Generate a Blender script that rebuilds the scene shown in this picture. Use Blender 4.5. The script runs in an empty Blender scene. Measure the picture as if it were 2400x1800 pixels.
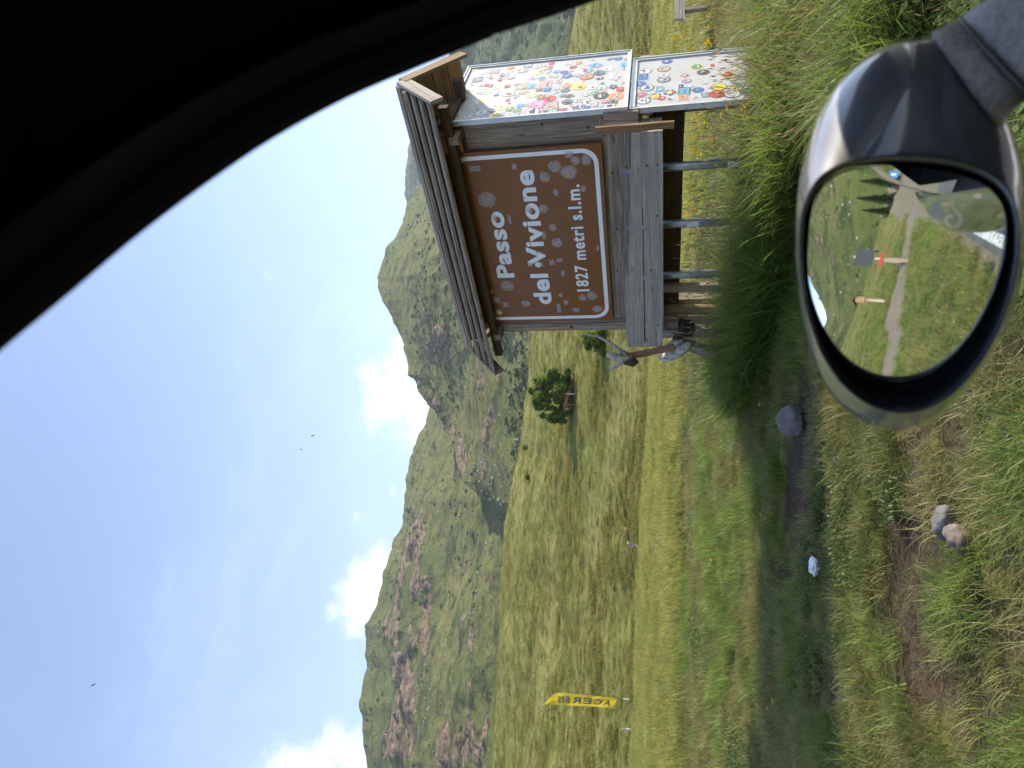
import bpy, bmesh, math, random
import numpy as np
from mathutils import Vector, Matrix

random.seed(7); RNG = np.random.default_rng(11)
scene = bpy.context.scene
COL = scene.collection
R = math.radians

# ---------------------------------------------------------------- camera
FPX, CX, CY = 1620.0, 900.0, 1200.0          # upright photo 1800 x 2400, focal length in pixels
PITCH = math.atan(355 / FPX)
EYE = Vector((0, 0, 1.25))
cam = bpy.data.cameras.new('camera')
cam.sensor_fit = 'HORIZONTAL'; cam.sensor_width = 36.0
cam.lens = FPX / 2400 * 36.0
cam.clip_start = 0.02; cam.clip_end = 20000
cam.dof.use_dof = True; cam.dof.focus_distance = 8.5; cam.dof.aperture_fstop = 7.5
camo = bpy.data.objects.new('camera', cam); COL.objects.link(camo)
fw = Vector((0, math.cos(PITCH), math.sin(PITCH))); up = Vector((0, -math.sin(PITCH), math.cos(PITCH))); rt = Vector((1, 0, 0))
M3 = Matrix((-up, rt, -fw)).transposed()      # the phone is held sideways: picture-right is down
camo.matrix_world = Matrix.Translation(EYE) @ M3.to_4x4()
scene.camera = camo

# ---------------------------------------------------------------- sun, sky, exposure
SUN_AZ, SUN_EL = 72.0, 31.0                   # azimuth clockwise from +Y
sd = Vector((math.sin(R(SUN_AZ)) * math.cos(R(SUN_EL)), math.cos(R(SUN_AZ)) * math.cos(R(SUN_EL)), math.sin(R(SUN_EL))))
sun = bpy.data.lights.new('sun', 'SUN'); sun.energy = 4.8; sun.angle = R(0.53); sun.color = (1.0, 0.91, 0.76)
suno = bpy.data.objects.new('sun', sun); COL.objects.link(suno)
suno.rotation_euler = sd.to_track_quat('Z', 'Y').to_euler()
scene.view_settings.view_transform = 'Standard'; scene.view_settings.look = 'None'
scene.view_settings.exposure = 1.2; scene.view_settings.gamma = 1.0
scene.render.engine = 'CYCLES'
scene.cycles.max_bounces = 6; scene.cycles.diffuse_bounces = 3; scene.cycles.glossy_bounces = 4; scene.cycles.transmission_bounces = 4; scene.cycles.transparent_max_bounces = 8
scene.cycles.use_adaptive_sampling = True; scene.cycles.adaptive_threshold = 0.017; scene.cycles.use_light_tree = False
scene.cycles.caustics_reflective = False; scene.cycles.caustics_refractive = False
scene.cycles.sample_clamp_indirect = 6.0; scene.cycles.volume_bounces = 0
scene.cycles.use_denoising = True

def ray(X, Y):                                # photo pixel (2400x1800) -> world direction
    a = (1800 - Y) - CX; b = CY - X
    return (fw * FPX + rt * a + up * b).normalized()
def azel(X, Y):
    d = ray(X, Y); return math.degrees(math.atan2(d.x, d.y)), math.degrees(math.asin(d.z))

class NT:
    """small helper for node trees"""
    def __init__(s, tree): s.t = tree; s.n = tree.nodes; s.l = tree.links
    def new(s, kind, **kw):
        nd = s.n.new(kind)
        for k, v in kw.items(): setattr(nd, k, v)
        return nd
    def put(s, sock, v):
        if isinstance(v, bpy.types.NodeSocket): s.l.new(v, sock)
        else:
            if hasattr(sock.default_value, '__len__') and not hasattr(v, '__len__'): v = (v,) * len(sock.default_value)
            if hasattr(v, '__len__') and len(v) == 3 and len(sock.default_value) == 4: v = (*v, 1)
            sock.default_value = v
    def math(s, op, a, b=0.0, c=None, clamp=False):
        nd = s.new('ShaderNodeMath', operation=op); nd.use_clamp = clamp
        s.put(nd.inputs[0], a); s.put(nd.inputs[1], b)
        if c is not None: s.put(nd.inputs[2], c)
        return nd.outputs[0]
    def mix(s, f, a, b, blend='MIX'):
        nd = s.new('ShaderNodeMix', data_type='RGBA', blend_type=blend)
        s.put(nd.inputs[0], f); s.put(nd.inputs[6], a); s.put(nd.inputs[7], b)
        return nd.outputs[2]
    def ramp(s, f, lo, hi, a=0.0, b=1.0, smooth=True):
        nd = s.new('ShaderNodeMapRange', interpolation_type='SMOOTHSTEP' if smooth else 'LINEAR')
        for i, v in enumerate((f, lo, hi, a, b)): s.put(nd.inputs[i], v)
        return nd.outputs[0]
    def noise(s, vec, scale, detail=4, rough=0.55, dist=0.0, out=0, lac=2.0):
        nd = s.new('ShaderNodeTexNoise')
        if vec is not None: s.l.new(vec, nd.inputs['Vector'])
        for k, v in (('Scale', scale), ('Detail', detail), ('Roughness', rough), ('Distortion', dist), ('Lacunarity', lac)): s.put(nd.inputs[k], v)
        return nd.outputs[out]
    def mapping(s, vec, scale=(1, 1, 1), loc=(0, 0, 0), rot=(0, 0, 0)):
        nd = s.new('ShaderNodeMapping'); s.l.new(vec, nd.inputs[0])
        s.put(nd.inputs['Scale'], scale); s.put(nd.inputs['Location'], loc); s.put(nd.inputs['Rotation'], rot)
        return nd.outputs[0]
    def bump(s, h, strength=0.5, dist=0.01):
        nd = s.new('ShaderNodeBump'); s.put(nd.inputs['Strength'], strength); s.put(nd.inputs['Distance'], dist); s.l.new(h, nd.inputs['Height'])
        return nd.outputs[0]

world = bpy.data.worlds.new('World'); scene.world = world; world.use_nodes = True
w = NT(world.node_tree); w.n.clear()
sky = w.new('ShaderNodeTexSky', sky_type='NISHITA'); sky.sun_disc = False
sky.sun_elevation = R(SUN_EL); sky.sun_rotation = R(SUN_AZ); sky.altitude = 1800; sky.air_density = 1.0; sky.dust_density = 0.8; sky.ozone_density = 3.0
gv = w.new('ShaderNodeTexCoord').outputs['Generated']
sep = w.new('ShaderNodeSeparateXYZ'); w.l.new(gv, sep.inputs[0])
azn = w.math('ARCTAN2', sep.outputs[0], sep.outputs[1]); eln = w.math('ARCSINE', sep.outputs[2])
n1 = w.noise(w.mapping(gv, (1, 1, 1.6)), 9.0, 5, 0.6, 0.5)
n2 = w.noise(w.mapping(gv, (1, 1, 1.5)), 26.0, 5, 0.62)
nn = w.math('ADD', w.math('MULTIPLY', w.math('SUBTRACT', n1, 0.5), 1.7), w.math('MULTIPLY', w.math('SUBTRACT', n2, 0.5), 1.5))
clouds = [  # photo pixel centre, half extents along (azimuth, elevation) in degrees, density
    (950, 800, 1.6, 3.3, 0.7), (930, 900, 4.6, 3.4, 1.05), (985, 985, 4.5, 2.4, 0.95), 
    (835, 1215, 4.2, 2.2, 0.38), (918, 1150, 2.4, 2.0, 0.15), (845, 1415, 2.2, 2.7, 1.25), (885, 1350, 3.0, 2.4, 1.15),
    (760, 1745, 5.0, 2.0, 0.5), (720, 1810, 4.0, 3.5, 0.95), (830, 1790, 3.0, 2.5, 0.8), (632, 655, 2.0, 1.6, 0.12), (640, 700, 2.6, 1.4, -0.05),
    (720, 1110, 1.4, 1.0, 0.0)]
cm = None
for (X, Y, a, b, dn) in clouds:
    A, E = azel(X, Y)
    du = w.math('DIVIDE', w.math('SUBTRACT', azn, R(A)), R(a)); dv = w.math('DIVIDE', w.math('SUBTRACT', eln, R(E)), R(b))
    q = w.math('SUBTRACT', dn, w.math('SQRT', w.math('ADD', w.math('MULTIPLY', du, du), w.math('MULTIPLY', dv, dv))))
    cm = q if cm is None else w.math('MAXIMUM', cm, q)
low = w.math('MULTIPLY', w.ramp(eln, R(4), R(14)), w.ramp(eln, R(30), R(20)))      # the same fair-weather clouds go on all round
n0 = w.noise(w.mapping(gv, (1, 1, 2.2), (3.1, 0.4, 0)), 3.2, 4, 0.5)
behind = w.ramp(w.math('ABSOLUTE', azn), R(40), R(60))
gen = w.math('SUBTRACT', w.math('MULTIPLY', w.math('MULTIPLY', w.ramp(n0, 0.55, 0.72), low), w.math('MULTIPLY', behind, 1.6)), 1.0)
dens = w.ramp(w.math('ADD', w.math('MAXIMUM', cm, gen), nn), 0.0, 1.25)
wisp = w.math('MULTIPLY', w.ramp(w.noise(w.mapping(gv, (1.0, 1.0, 2.6), (1, 5, 2)), 3.4, 4, 0.6, 0.7), 0.45, 0.95), 0.12)
shade = w.ramp(w.noise(w.mapping(gv, (1, 1, 1.5), (0.03, 0.01, -0.03)), 20.0, 3, 0.6), 0.3, 0.75)
ccol = w.mix(shade, (6.0, 6.1, 6.7), (8.0, 7.8, 7.6))
hz = w.ramp(eln, R(0), R(48), 0.30, 0.05)
skyc = w.mix(hz, sky.outputs[0], (5.2, 6.2, 8.3))
skyc = w.mix(wisp, skyc, (6.2, 7.0, 8.6))
skyc = w.mix(w.math('MULTIPLY', dens, 0.93), skyc, ccol)
bg = w.new('ShaderNodeBackground'); w.l.new(skyc, bg.inputs[0]); bg.inputs[1].default_value = 0.135
world.cycles.sampling_method = 'MANUAL'; world.cycles.sample_map_resolution = 256
wo = w.new('ShaderNodeOutputWorld'); w.l.new(bg.outputs[0], wo.inputs[0])

# ---------------------------------------------------------------- helpers
def tag(o, label=None, cat=None, group=None, kind=None):
    if label: o['label'] = label
    if cat: o['category'] = cat
    if group: o['group'] = group
    if kind: o['kind'] = kind
    return o
def mat(name):
    m = bpy.data.materials.new(name); m.use_nodes = True
    n = NT(m.node_tree); b = n.n['Principled BSDF']
    return m, n, b
def simple(name, col, rough=0.6, metal=0.0, coat=0.0, spec=0.5, var=0.0, vscale=20, bump=0.0):
    m, n, b = mat(name)
    tc = n.new('ShaderNodeTexCoord').outputs['Object']
    if var:
        f = n.noise(tc, vscale, 5, 0.6)
        n.put(b.inputs['Base Color'], n.mix(n.ramp(f, 0.3, 0.7), tuple(c * (1 - var) for c in col), tuple(min(1, c * (1 + var)) for c in col)))
        if bump: n.l.new(n.bump(f, bump, 0.004), b.inputs['Normal'])
    else: n.put(b.inputs['Base Color'], col)
    b.inputs['Roughness'].default_value = rough; b.inputs['Metallic'].default_value = metal
    b.inputs['Coat Weight'].default_value = coat; b.inputs['Coat Roughness'].default_value = 0.04
    b.inputs['Specular IOR Level'].default_value = spec
    return m
def mesh_obj(name, verts, faces, material=None, parent=None, smooth=False, loc=None):
    me = bpy.data.meshes.new(name); me.from_pydata([tuple(v) for v in verts], [], faces); me.update()
    o = bpy.data.objects.new(name, me); COL.objects.link(o)
    if material: 
        for mm in (material if isinstance(material, (list, tuple)) else [material]): me.materials.append(mm)
    if smooth: me.polygons.foreach_set('use_smooth', [True] * len(me.polygons))
    if parent is not None:
        o.parent = parent; o.location = -Vector(parent.location) if parent.type == 'EMPTY' and parent.parent is None else (0, 0, 0)
    if loc is not None: o.location = loc
    return o
def bm_obj(name, bm, material=None, parent=None, smooth=False):
    me = bpy.data.meshes.new(name); bm.to_mesh(me); bm.free()
    o = bpy.data.objects.new(name, me); COL.objects.link(o)
    if material: me.materials.append(material)
    if smooth: me.polygons.foreach_set('use_smooth', [True] * len(me.polygons))
    if parent is not None:
        o.parent = parent; o.location = -Vector(parent.location) if parent.type == 'EMPTY' and parent.parent is None else (0, 0, 0)
    return o
def empty(name, loc=(0, 0, 0)):
    o = bpy.data.objects.new(name, None); COL.objects.link(o); o.location = loc; o.empty_display_size = 0.1
    return o
def worldloc(o):
    v = Vector(o.location)
    p = o.parent
    while p is not None: v += Vector(p.location); p = p.parent
    return v
def board(name, p0, p1, width, thick, upv, material, parent=None, bevel=0.004, warp=0.0, taper=1.0):
    """a plank running p0 -> p1; width along upv, thick across; mesh in its own axes so the grain follows it"""
    p0, p1, upv = Vector(p0), Vector(p1), Vector(upv)
    ax = (p1 - p0); L = ax.length; ax.normalize()
    yy = (upv - ax * upv.dot(ax)).normalized(); zz = ax.cross(yy)
    bm = bmesh.new()
    n = 5
    rings = []
    for i in range(n + 1):
        x = (i / n - 0.5) * L; k = 1 + (taper - 1) * i / n
        dy = random.uniform(-1, 1) * warp; dz = random.uniform(-1, 1) * warp * 0.5
        e = [random.uniform(-1, 1) * warp * 0.6 for _ in range(2)]
        rings.append([bm.verts.new((x, width / 2 * k * a + dy + e[0 if a < 0 else 1], thick / 2 * b + dz)) for a, b in ((-1, -1), (1, -1), (1, 1), (-1, 1))])
    for i in range(n):
        for k in range(4):
            bm.faces.new((rings[i][k], rings[i][(k + 1) % 4], rings[i + 1][(k + 1) % 4], rings[i + 1][k]))
    bm.faces.new(rings[0][::-1]); bm.faces.new(rings[n])
    if bevel:
        es = [e for e in bm.edges if len(e.link_faces) == 2 and e.calc_face_angle() > 0.6]
        bmesh.ops.bevel(bm, geom=es, offset=bevel, segments=1, affect='EDGES')
    bmesh.ops.recalc_face_normals(bm, faces=bm.faces)
    me = bpy.data.meshes.new(name); bm.to_mesh(me); bm.free(); me.materials.append(material)
    o = bpy.data.objects.new(name, me); COL.objects.link(o)
    mw = Matrix((ax, yy, zz)).transposed().to_4x4(); mw.translation = (p0 + p1) / 2
    if parent is not None:
        o.parent = parent; mw.translation -= worldloc(parent)
    o.matrix_local = mw
    return o
def tube(bm, pts, radii, seg=8, cap=True, squash=None):
    pts = [Vector(p) for p in pts]; rings = []
    prev = None
    for i, p in enumerate(pts):
        d = (pts[min(i + 1, len(pts) - 1)] - pts[max(i - 1, 0)]).normalized()
        ref = Vector((0, 0, 1)) if abs(d.z) < 0.9 else Vector((1, 0, 0))
        if prev is not None: ref = prev
        x = d.cross(ref).normalized() if prev is None else (prev - d * prev.dot(d)).normalized()
        prev = x
        y = d.cross(x)
        r = radii[i] if hasattr(radii, '__len__') else radii
        rings.append([bm.verts.new(p + (x * math.cos(2 * math.pi * k / seg) + y * math.sin(2 * math.pi * k / seg)) * r) for k in range(seg)])
    for i in range(len(rings) - 1):
        for k in range(seg):
            bm.faces.new((rings[i][k], rings[i][(k + 1) % seg], rings[i + 1][(k + 1) % seg], rings[i + 1][k]))
    if cap:
        bm.faces.new(rings[0][::-1]); bm.faces.new(rings[-1])
def tube_obj(name, pts, radii, material, parent=None, seg=8, smooth=True):
    bm = bmesh.new(); tube(bm, pts, radii, seg); bmesh.ops.recalc_face_normals(bm, faces=bm.faces)
    return bm_obj(name, bm, material, parent, smooth)

def _h(ix, iy, seed):
    n = (ix.astype(np.int64) * 374761393 + iy.astype(np.int64) * 668265263 + seed * 974634777) & 0x7fffffff
    n = ((n ^ (n >> 13)) * 1274126177) & 0x7fffffff
    return ((n ^ (n >> 16)) & 0xffff) / 65535.0
def vn(x, y, seed=0):
    x = np.asarray(x, float); y = np.asarray(y, float)
    ix = np.floor(x); iy = np.floor(y); fx = x - ix; fy = y - iy
    fx = fx * fx * fx * (fx * (fx * 6 - 15) + 10); fy = fy * fy * fy * (fy * (fy * 6 - 15) + 10)
    a = _h(ix, iy, seed); b = _h(ix + 1, iy, seed); c = _h(ix, iy + 1, seed); d = _h(ix + 1, iy + 1, seed)
    return (a * (1 - fx) + b * fx) * (1 - fy) + (c * (1 - fx) + d * fx) * fy
def fbm(x, y, oct=5, seed=0, gain=0.5):
    s = 0; a = 1; t = 0
    for i in range(oct):
        s = s + a * vn(x * 2 ** i + 17.3 * i, y * 2 ** i - 9.1 * i, seed + i); t += a; a *= gain
    return s / t * 2 - 1
def ridged(x, y, oct=5, seed=0, gain=0.5):
    s = 0; a = 1; t = 0
    for i in range(oct):
        s = s + a * (1 - np.abs(vn(x * 2 ** i + 7.7 * i, y * 2 ** i + 3.3 * i, seed + i) * 2 - 1)); t += a; a *= gain
    return s / t
def sstep(x, a, b):
    t = np.clip((np.asarray(x, float) - a) / (b - a), 0, 1); return t * t * (3 - 2 * t)

# ---------------------------------------------------------------- terrain heights
CF = Vector((math.sin(R(55)), math.cos(R(55)), 0)); CL = Vector((math.sin(R(-35)), math.cos(R(-35)), 0))   # car forward, car left
def tabl(pix, extra):
    t = [azel(V, 1800 - U) for U, V in pix]
    t = [(a, EYE.z + 1.0 * math.tan(R(e))) for a, e in t]      # (azimuth, z at r = 1 relative to ground 0 -> used as slope)
    return t
crest = [(-250, 1474), (0, 1480), (300, 1490), (600, 1500), (900, 1518), (1200, 1535), (1500, 1538), (1800, 1540), (2000, 1545)]
knoll = [(-250, 1135), (0, 1149), (182, 1164), (385, 1174), (577, 1187), (622, 1197), (774, 1222), (1015, 1245), (1300, 1285), (1667, 1336), (1800, 1362), (2000, 1400)]
def zt(pix, r):
    out = []
    for U, V in pix:
        a, e = azel(V, 1800 - U); out.append((a, EYE.z + r * math.tan(R(e))))
    return out
def full(view, other):
    t = sorted(view + other); A = np.array([q[0] for q in t]); Z = np.array([q[1] for q in t]); return A, Z
Z34 = full(zt(crest, 34), [(-180, 0.0), (-150, 0.0), (-125, 0.3), (-108, 0.9), (-95, 1.5), (-80, 2.2), (-55, 2.6), (45, 0.7), (60, 0.2), (90, 0), (180, 0.0)])
Z50 = full([(a, z * 1.25 - 0.9) for a, z in zt(crest, 34)], [(-180, 0.0), (-150, 0.0), (-125, 0.3), (-108, 1.0), (-95, 1.6), (-80, 2.3), (-55, 2.6), (45, 0.4), (60, 0), (90, -0.5), (180, 0)])
Z170 = full(zt(knoll, 170), [(-180, 3), (-150, 3), (-125, 5), (-108, 5), (-95, 6), (-80, 20), (-55, 34), (45, 8), (60, 0), (90, -6), (180, -2)])
def ground_z(x, y, fine=True):
    x = np.asarray(x, float); y = np.asarray(y, float)
    r = np.hypot(x, y) + 1e-6; az = np.degrees(np.arctan2(x, y))
    l = x * CL.x + y * CL.y
    k34 = np.interp(az, *Z34); k50 = np.interp(az, *Z50); k170 = np.interp(az, *Z170)
    def prof(rr):
        near = 0.075 * (np.log1p(np.exp((l * rr / r - 2.3) * 2.2)) / 2.2)
        near9 = 0.075 * (np.log1p(np.exp((l * 10 / r - 2.3) * 2.2)) / 2.2)
        z = near9 + (k34 - near9) * np.clip((rr - 10) / 24, 0, 1)
        z = np.where(rr > 34, k34 + (k50 - k34) * np.clip((rr - 34) / 16, 0, 1), z)
        u = np.clip((rr - 50) / 120, 0, 1)
        z = np.where(rr > 50, k50 + (k170 - k50) * (u * (1.35 - 0.35 * u)) , z)
        z = np.where(rr > 170, k170 - 28 * np.clip((rr - 170) / 90, 0, 1) ** 1.4, z)
        return np.where(rr < 10, near, z)
    z = (prof(r * 0.93) + prof(r) + prof(r * 1.07)) / 3
    away = sstep(l, 1.2, 2.6)
    if fine:
        z = z + away * (0.05 * fbm(x * 0.9, y * 0.9, 3, 3) * sstep(r, 1.5, 4) + 0.30 * fbm(x * 0.2, y * 0.2, 4, 5) * sstep(r, 9, 20)
                        + sstep(r, 45, 80) * (1 - sstep(r, 150, 172)) * (1.3 * fbm(x * 0.045, y * 0.045, 3, 8) + 0.45 * fbm(x * 0.3, y * 0.3, 3, 9)))
    return z
def gz(x, y): return float(ground_z(np.array([x]), np.array([y]))[0])
def gpix(X, Y, rmax=400):
    """where the ray of a photo pixel meets the ground"""
    d = ray(X, Y); k = np.geomspace(1.2, rmax, 4000)
    z = ground_z(d.x * k, d.y * k); f = EYE.z + d.z * k - z
    i = np.argmax(f < 0)
    return Vector((d.x * k[i], d.y * k[i], float(z[i])))
def at_r(X, Y, r):
    d = ray(X, Y); h = math.hypot(d.x, d.y); return EYE + d * (r / h)
BARE = []
for X, Y, ra, rb in ((1862, 1120, 0.75, 0.36), (1880, 1000, 0.5, 0.3), (2112, 1420, 0.36, 0.26), (2128, 1510, 0.30, 0.24), (2115, 1345, 0.36, 0.2), (2225, 1010, 0.25, 0.13), (2230, 1265, 0.2, 0.13), (2060, 1140, 0.2, 0.06), (2075, 1230, 0.14, 0.05), (2225, 1440, 0.12, 0.05),
                     (1700, 1290, 0.5, 0.1), (1610, 1110, 1.3, 0.12), (1608, 1200, 0.7, 0.15)):
    g = gpix(X, Y); BARE.append((g.x, g.y, ra * 1.3, rb * 1.5))
def bare(x, y):
    b = np.zeros_like(np.asarray(x, float)); n = fbm(np.asarray(x) * 5, np.asarray(y) * 5, 3, 21) * 0.55
    for (cx, cy, ra, rb) in BARE:
        q = np.sqrt(((x - cx) / ra) ** 2 + ((y - cy) / rb) ** 2)
        b = np.maximum(b, 1 - sstep(q + n, 0.65, 1.15))
    r_ = np.hypot(x, y); g_ = fbm(np.asarray(x) * 1.5, np.asarray(y) * 2.4, 4, 133)
    return np.maximum(b, sstep(g_, 0.20, 0.42) * 0.85 * (1 - sstep(r_, 5.5, 8)) * sstep(r_, 1.5, 2))
ROAD_EDGE = 1.15           # metres left of the eye, measured from the car's left
def road_l(x, y):          # lateral distance beyond the asphalt edge, the road bending away behind the car
    f = x * CF.x + y * CF.y; l = x * CL.x + y * CL.y
    return l - ROAD_EDGE - 0.0022 * np.clip(-f - 3.0, 0, 40) ** 2
TRK = [(-60, 14), (-40, 7.5), (-30, 3.6), (-22, 1.6), (-18.5, 2.3), (-14, 4.7), (-10, 5.4), (-5, 5.6), (-1, 5.3), (4, 4.9)]   # gravel track behind, in car (forward, left)
def track_d(x, y):
    f = x * CF.x + y * CF.y; l = x * CL.x + y * CL.y; best = np.full(np.shape(f), 1e9)
    for (f0, l0), (f1_, l1_) in zip(TRK[3:-1], TRK[4:]):
        df, dl = f1_ - f0, l1_ - l0; t = np.clip(((f - f0) * df + (l - l0) * dl) / (df * df + dl * dl), 0, 1)
        wdt = np.interp(f0 + t * df, [-22, -14, -8, -3, 1], [1.3, 1.0, 0.8, 0.5, 0.25])
        best = np.minimum(best, np.hypot(f - f0 - t * df, l - l0 - t * dl) / wdt)
    return best

# ---------------------------------------------------------------- ground materials
def ground_material():
    m, n, b = mat('meadow_soil_and_grass')
    pos = n.new('ShaderNodeNewGeometry').outputs['Position']
    big = n.noise(n.mapping(pos, (0.05, 0.11, 0.11)), 1.0, 6, 0.6, 0.4)
    mid = n.noise(n.mapping(pos, (0.55, 1.0, 1.0)), 1.0, 6, 0.65, 0.3)
    fin = n.noise(pos, 9.0, 6, 0.7)
    c = n.mix(n.ramp(big, 0.38, 0.62), (0.145, 0.155, 0.036), (0.21, 0.19, 0.062))
    c = n.mix(n.ramp(mid, 0.45, 0.72), c, (0.115, 0.135, 0.03))
    c = n.mix(n.ramp(mid, 0.48, 0.25, 0, 0.6), c, (0.26, 0.225, 0.085))
    c = n.mix(n.ramp(fin, 0.35, 0.75, 0, 0.5), c, (0.075, 0.09, 0.022))
    at = n.new('ShaderNodeAttribute', attribute_name='bare').outputs['Fac']
    soil = n.mix(n.ramp(n.noise(pos, 14, 6, 0.7), 0.3, 0.7), (0.036, 0.025, 0.015), (0.095, 0.068, 0.042))
    c = n.mix(at, c, soil)
    gr = n.new('ShaderNodeAttribute', attribute_name='gravel').outputs['Fac']
    gcol = n.mix(n.ramp(n.noise(pos, 22, 5, 0.7), 0.3, 0.7), (0.15, 0.115, 0.085), (0.30, 0.25, 0.2))
    c = n.mix(gr, c, gcol)
    n.put(b.inputs['Base Color'], c); b.inputs['Roughness'].default_value = 0.95; b.inputs['Specular IOR Level'].default_value = 0.15
    hsum = n.math('ADD', n.math('MULTIPLY', mid, 0.35), n.math('MULTIPLY', fin, 0.12))
    n.l.new(n.bump(hsum, 0.9, 0.5), b.inputs['Normal'])
    return m
def add_attr(o, name, vals):
    a = o.data.attributes.new(name, 'FLOAT', 'POINT'); a.data.foreach_set('value', np.asarray(vals, dtype=np.float32))
# one sheet round the camera, finer where the picture looks
azs = np.concatenate([np.arange(-180, -150, 2.0), np.arange(-150, -85, 0.5), np.arange(-85, -40, 1.5), np.arange(-40, 42, 0.25), np.arange(42, 180, 2.0)])
rs = np.concatenate([np.linspace(0.4, 14, 110), np.geomspace(14.3, 175, 150), np.linspace(180, 275, 14)])
AZ, RR = np.meshgrid(np.radians(azs), rs, indexing='ij')
gx = (np.sin(AZ) * RR).ravel(); gy = (np.cos(AZ) * RR).ravel(); gzv = ground_z(gx, gy)
na, nr = len(azs), len(rs)
onroad = 1 - sstep(road_l(gx, gy), -0.1, 0.15)
def track_m(x, y): return (1 - sstep(track_d(x, y) + 0.45 * fbm(x * 0.7, y * 0.7, 3, 44), 0.7, 1.15)) * (1 - sstep(x * CF.x + y * CF.y, -7, -1))
trk = track_m(gx, gy)
gzv = gzv - 0.03 * onroad - 0.05 * bare(gx, gy)
faces = []
for i in range(na):
    j = (i + 1) % na
    for k in range(nr - 1): faces.append((i * nr + k, i * nr + k + 1, j * nr + k + 1, j * nr + k))
ctr = len(gx); V = np.stack([gx, gy, gzv], 1).tolist() + [[0, 0, -0.03]]
for i in range(na): faces.append((ctr, i * nr, ((i + 1) % na) * nr))
MG = ground_material()
ground = mesh_obj('ground', V, faces, MG, smooth=True); tag(ground, 'sloping alpine meadow ground with worn earth patches', None, kind='structure')
add_attr(ground, 'bare', np.append(bare(gx, gy), 0)); add_attr(ground, 'gravel', np.append(np.maximum(trk, (1 - sstep(road_l(gx, gy), 0.05, 0.35)) * 0.8), 1))

# asphalt road with a worn white edge line
def asphalt():
    m, n, b = mat('old_asphalt'); pos = n.new('ShaderNodeNewGeometry').outputs['Position']
    c = n.mix(n.ramp(n.noise(pos, 1.3, 5, 0.6), 0.3, 0.7), (0.055, 0.055, 0.056), (0.10, 0.097, 0.092))
    c = n.mix(n.ramp(n.noise(pos, 120, 3, 0.7), 0.45, 0.75, 0, 0.7), c, (0.16, 0.155, 0.15))
    n.put(b.inputs['Base Color'], c); b.inputs['Roughness'].default_value = 0.85
    n.l.new(n.bump(n.noise(pos, 150, 3, 0.7), 0.4, 0.004), b.inputs['Normal']); return m
def worn_paint():
    m, n, b = mat('worn_white_line'); pos = n.new('ShaderNodeNewGeometry').outputs['Position']
    vo = n.new('ShaderNodeTexVoronoi', feature='DISTANCE_TO_EDGE'); n.l.new(pos, vo.inputs['Vector']); n.put(vo.inputs['Scale'], 9.0)
    crack = n.math('MULTIPLY', n.ramp(vo.outputs['Distance'], 0.0, 0.06), n.ramp(n.noise(pos, 12, 5, 0.7), 0.33, 0.5))
    n.put(b.inputs['Base Color'], n.mix(crack, (0.13, 0.125, 0.12), (0.66, 0.65, 0.61))); b.inputs['Roughness'].default_value = 0.8; return m
def strip(l0, l1, z, fs):
    vs, fc = [], []
    for f in fs:
        bend = 0.0022 * min(max(-f - 3.0, 0), 40) ** 2
        for l in (l0, l1):
            p = CF * f + CL * (l + bend); vs.append((p.x, p.y, z))
    for i in range(len(fs) - 1): fc.append((2 * i, 2 * i + 1, 2 * i + 3, 2 * i + 2))
    return vs, fc
fs = list(np.arange(-43, 40, 0.5))
v, fc = strip(ROAD_EDGE - 5.6, ROAD_EDGE, 0.012, fs); road = mesh_obj('road', v, fc, asphalt()); tag(road, 'narrow grey asphalt pass road beside the meadow', None, kind='structure')
v, fc = strip(ROAD_EDGE - 0.24, ROAD_EDGE - 0.1, 0.016, fs); line = mesh_obj('road_edge_line', v, fc, worn_paint()); tag(line, 'cracked white edge line painted on the asphalt', None, kind='structure')

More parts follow.
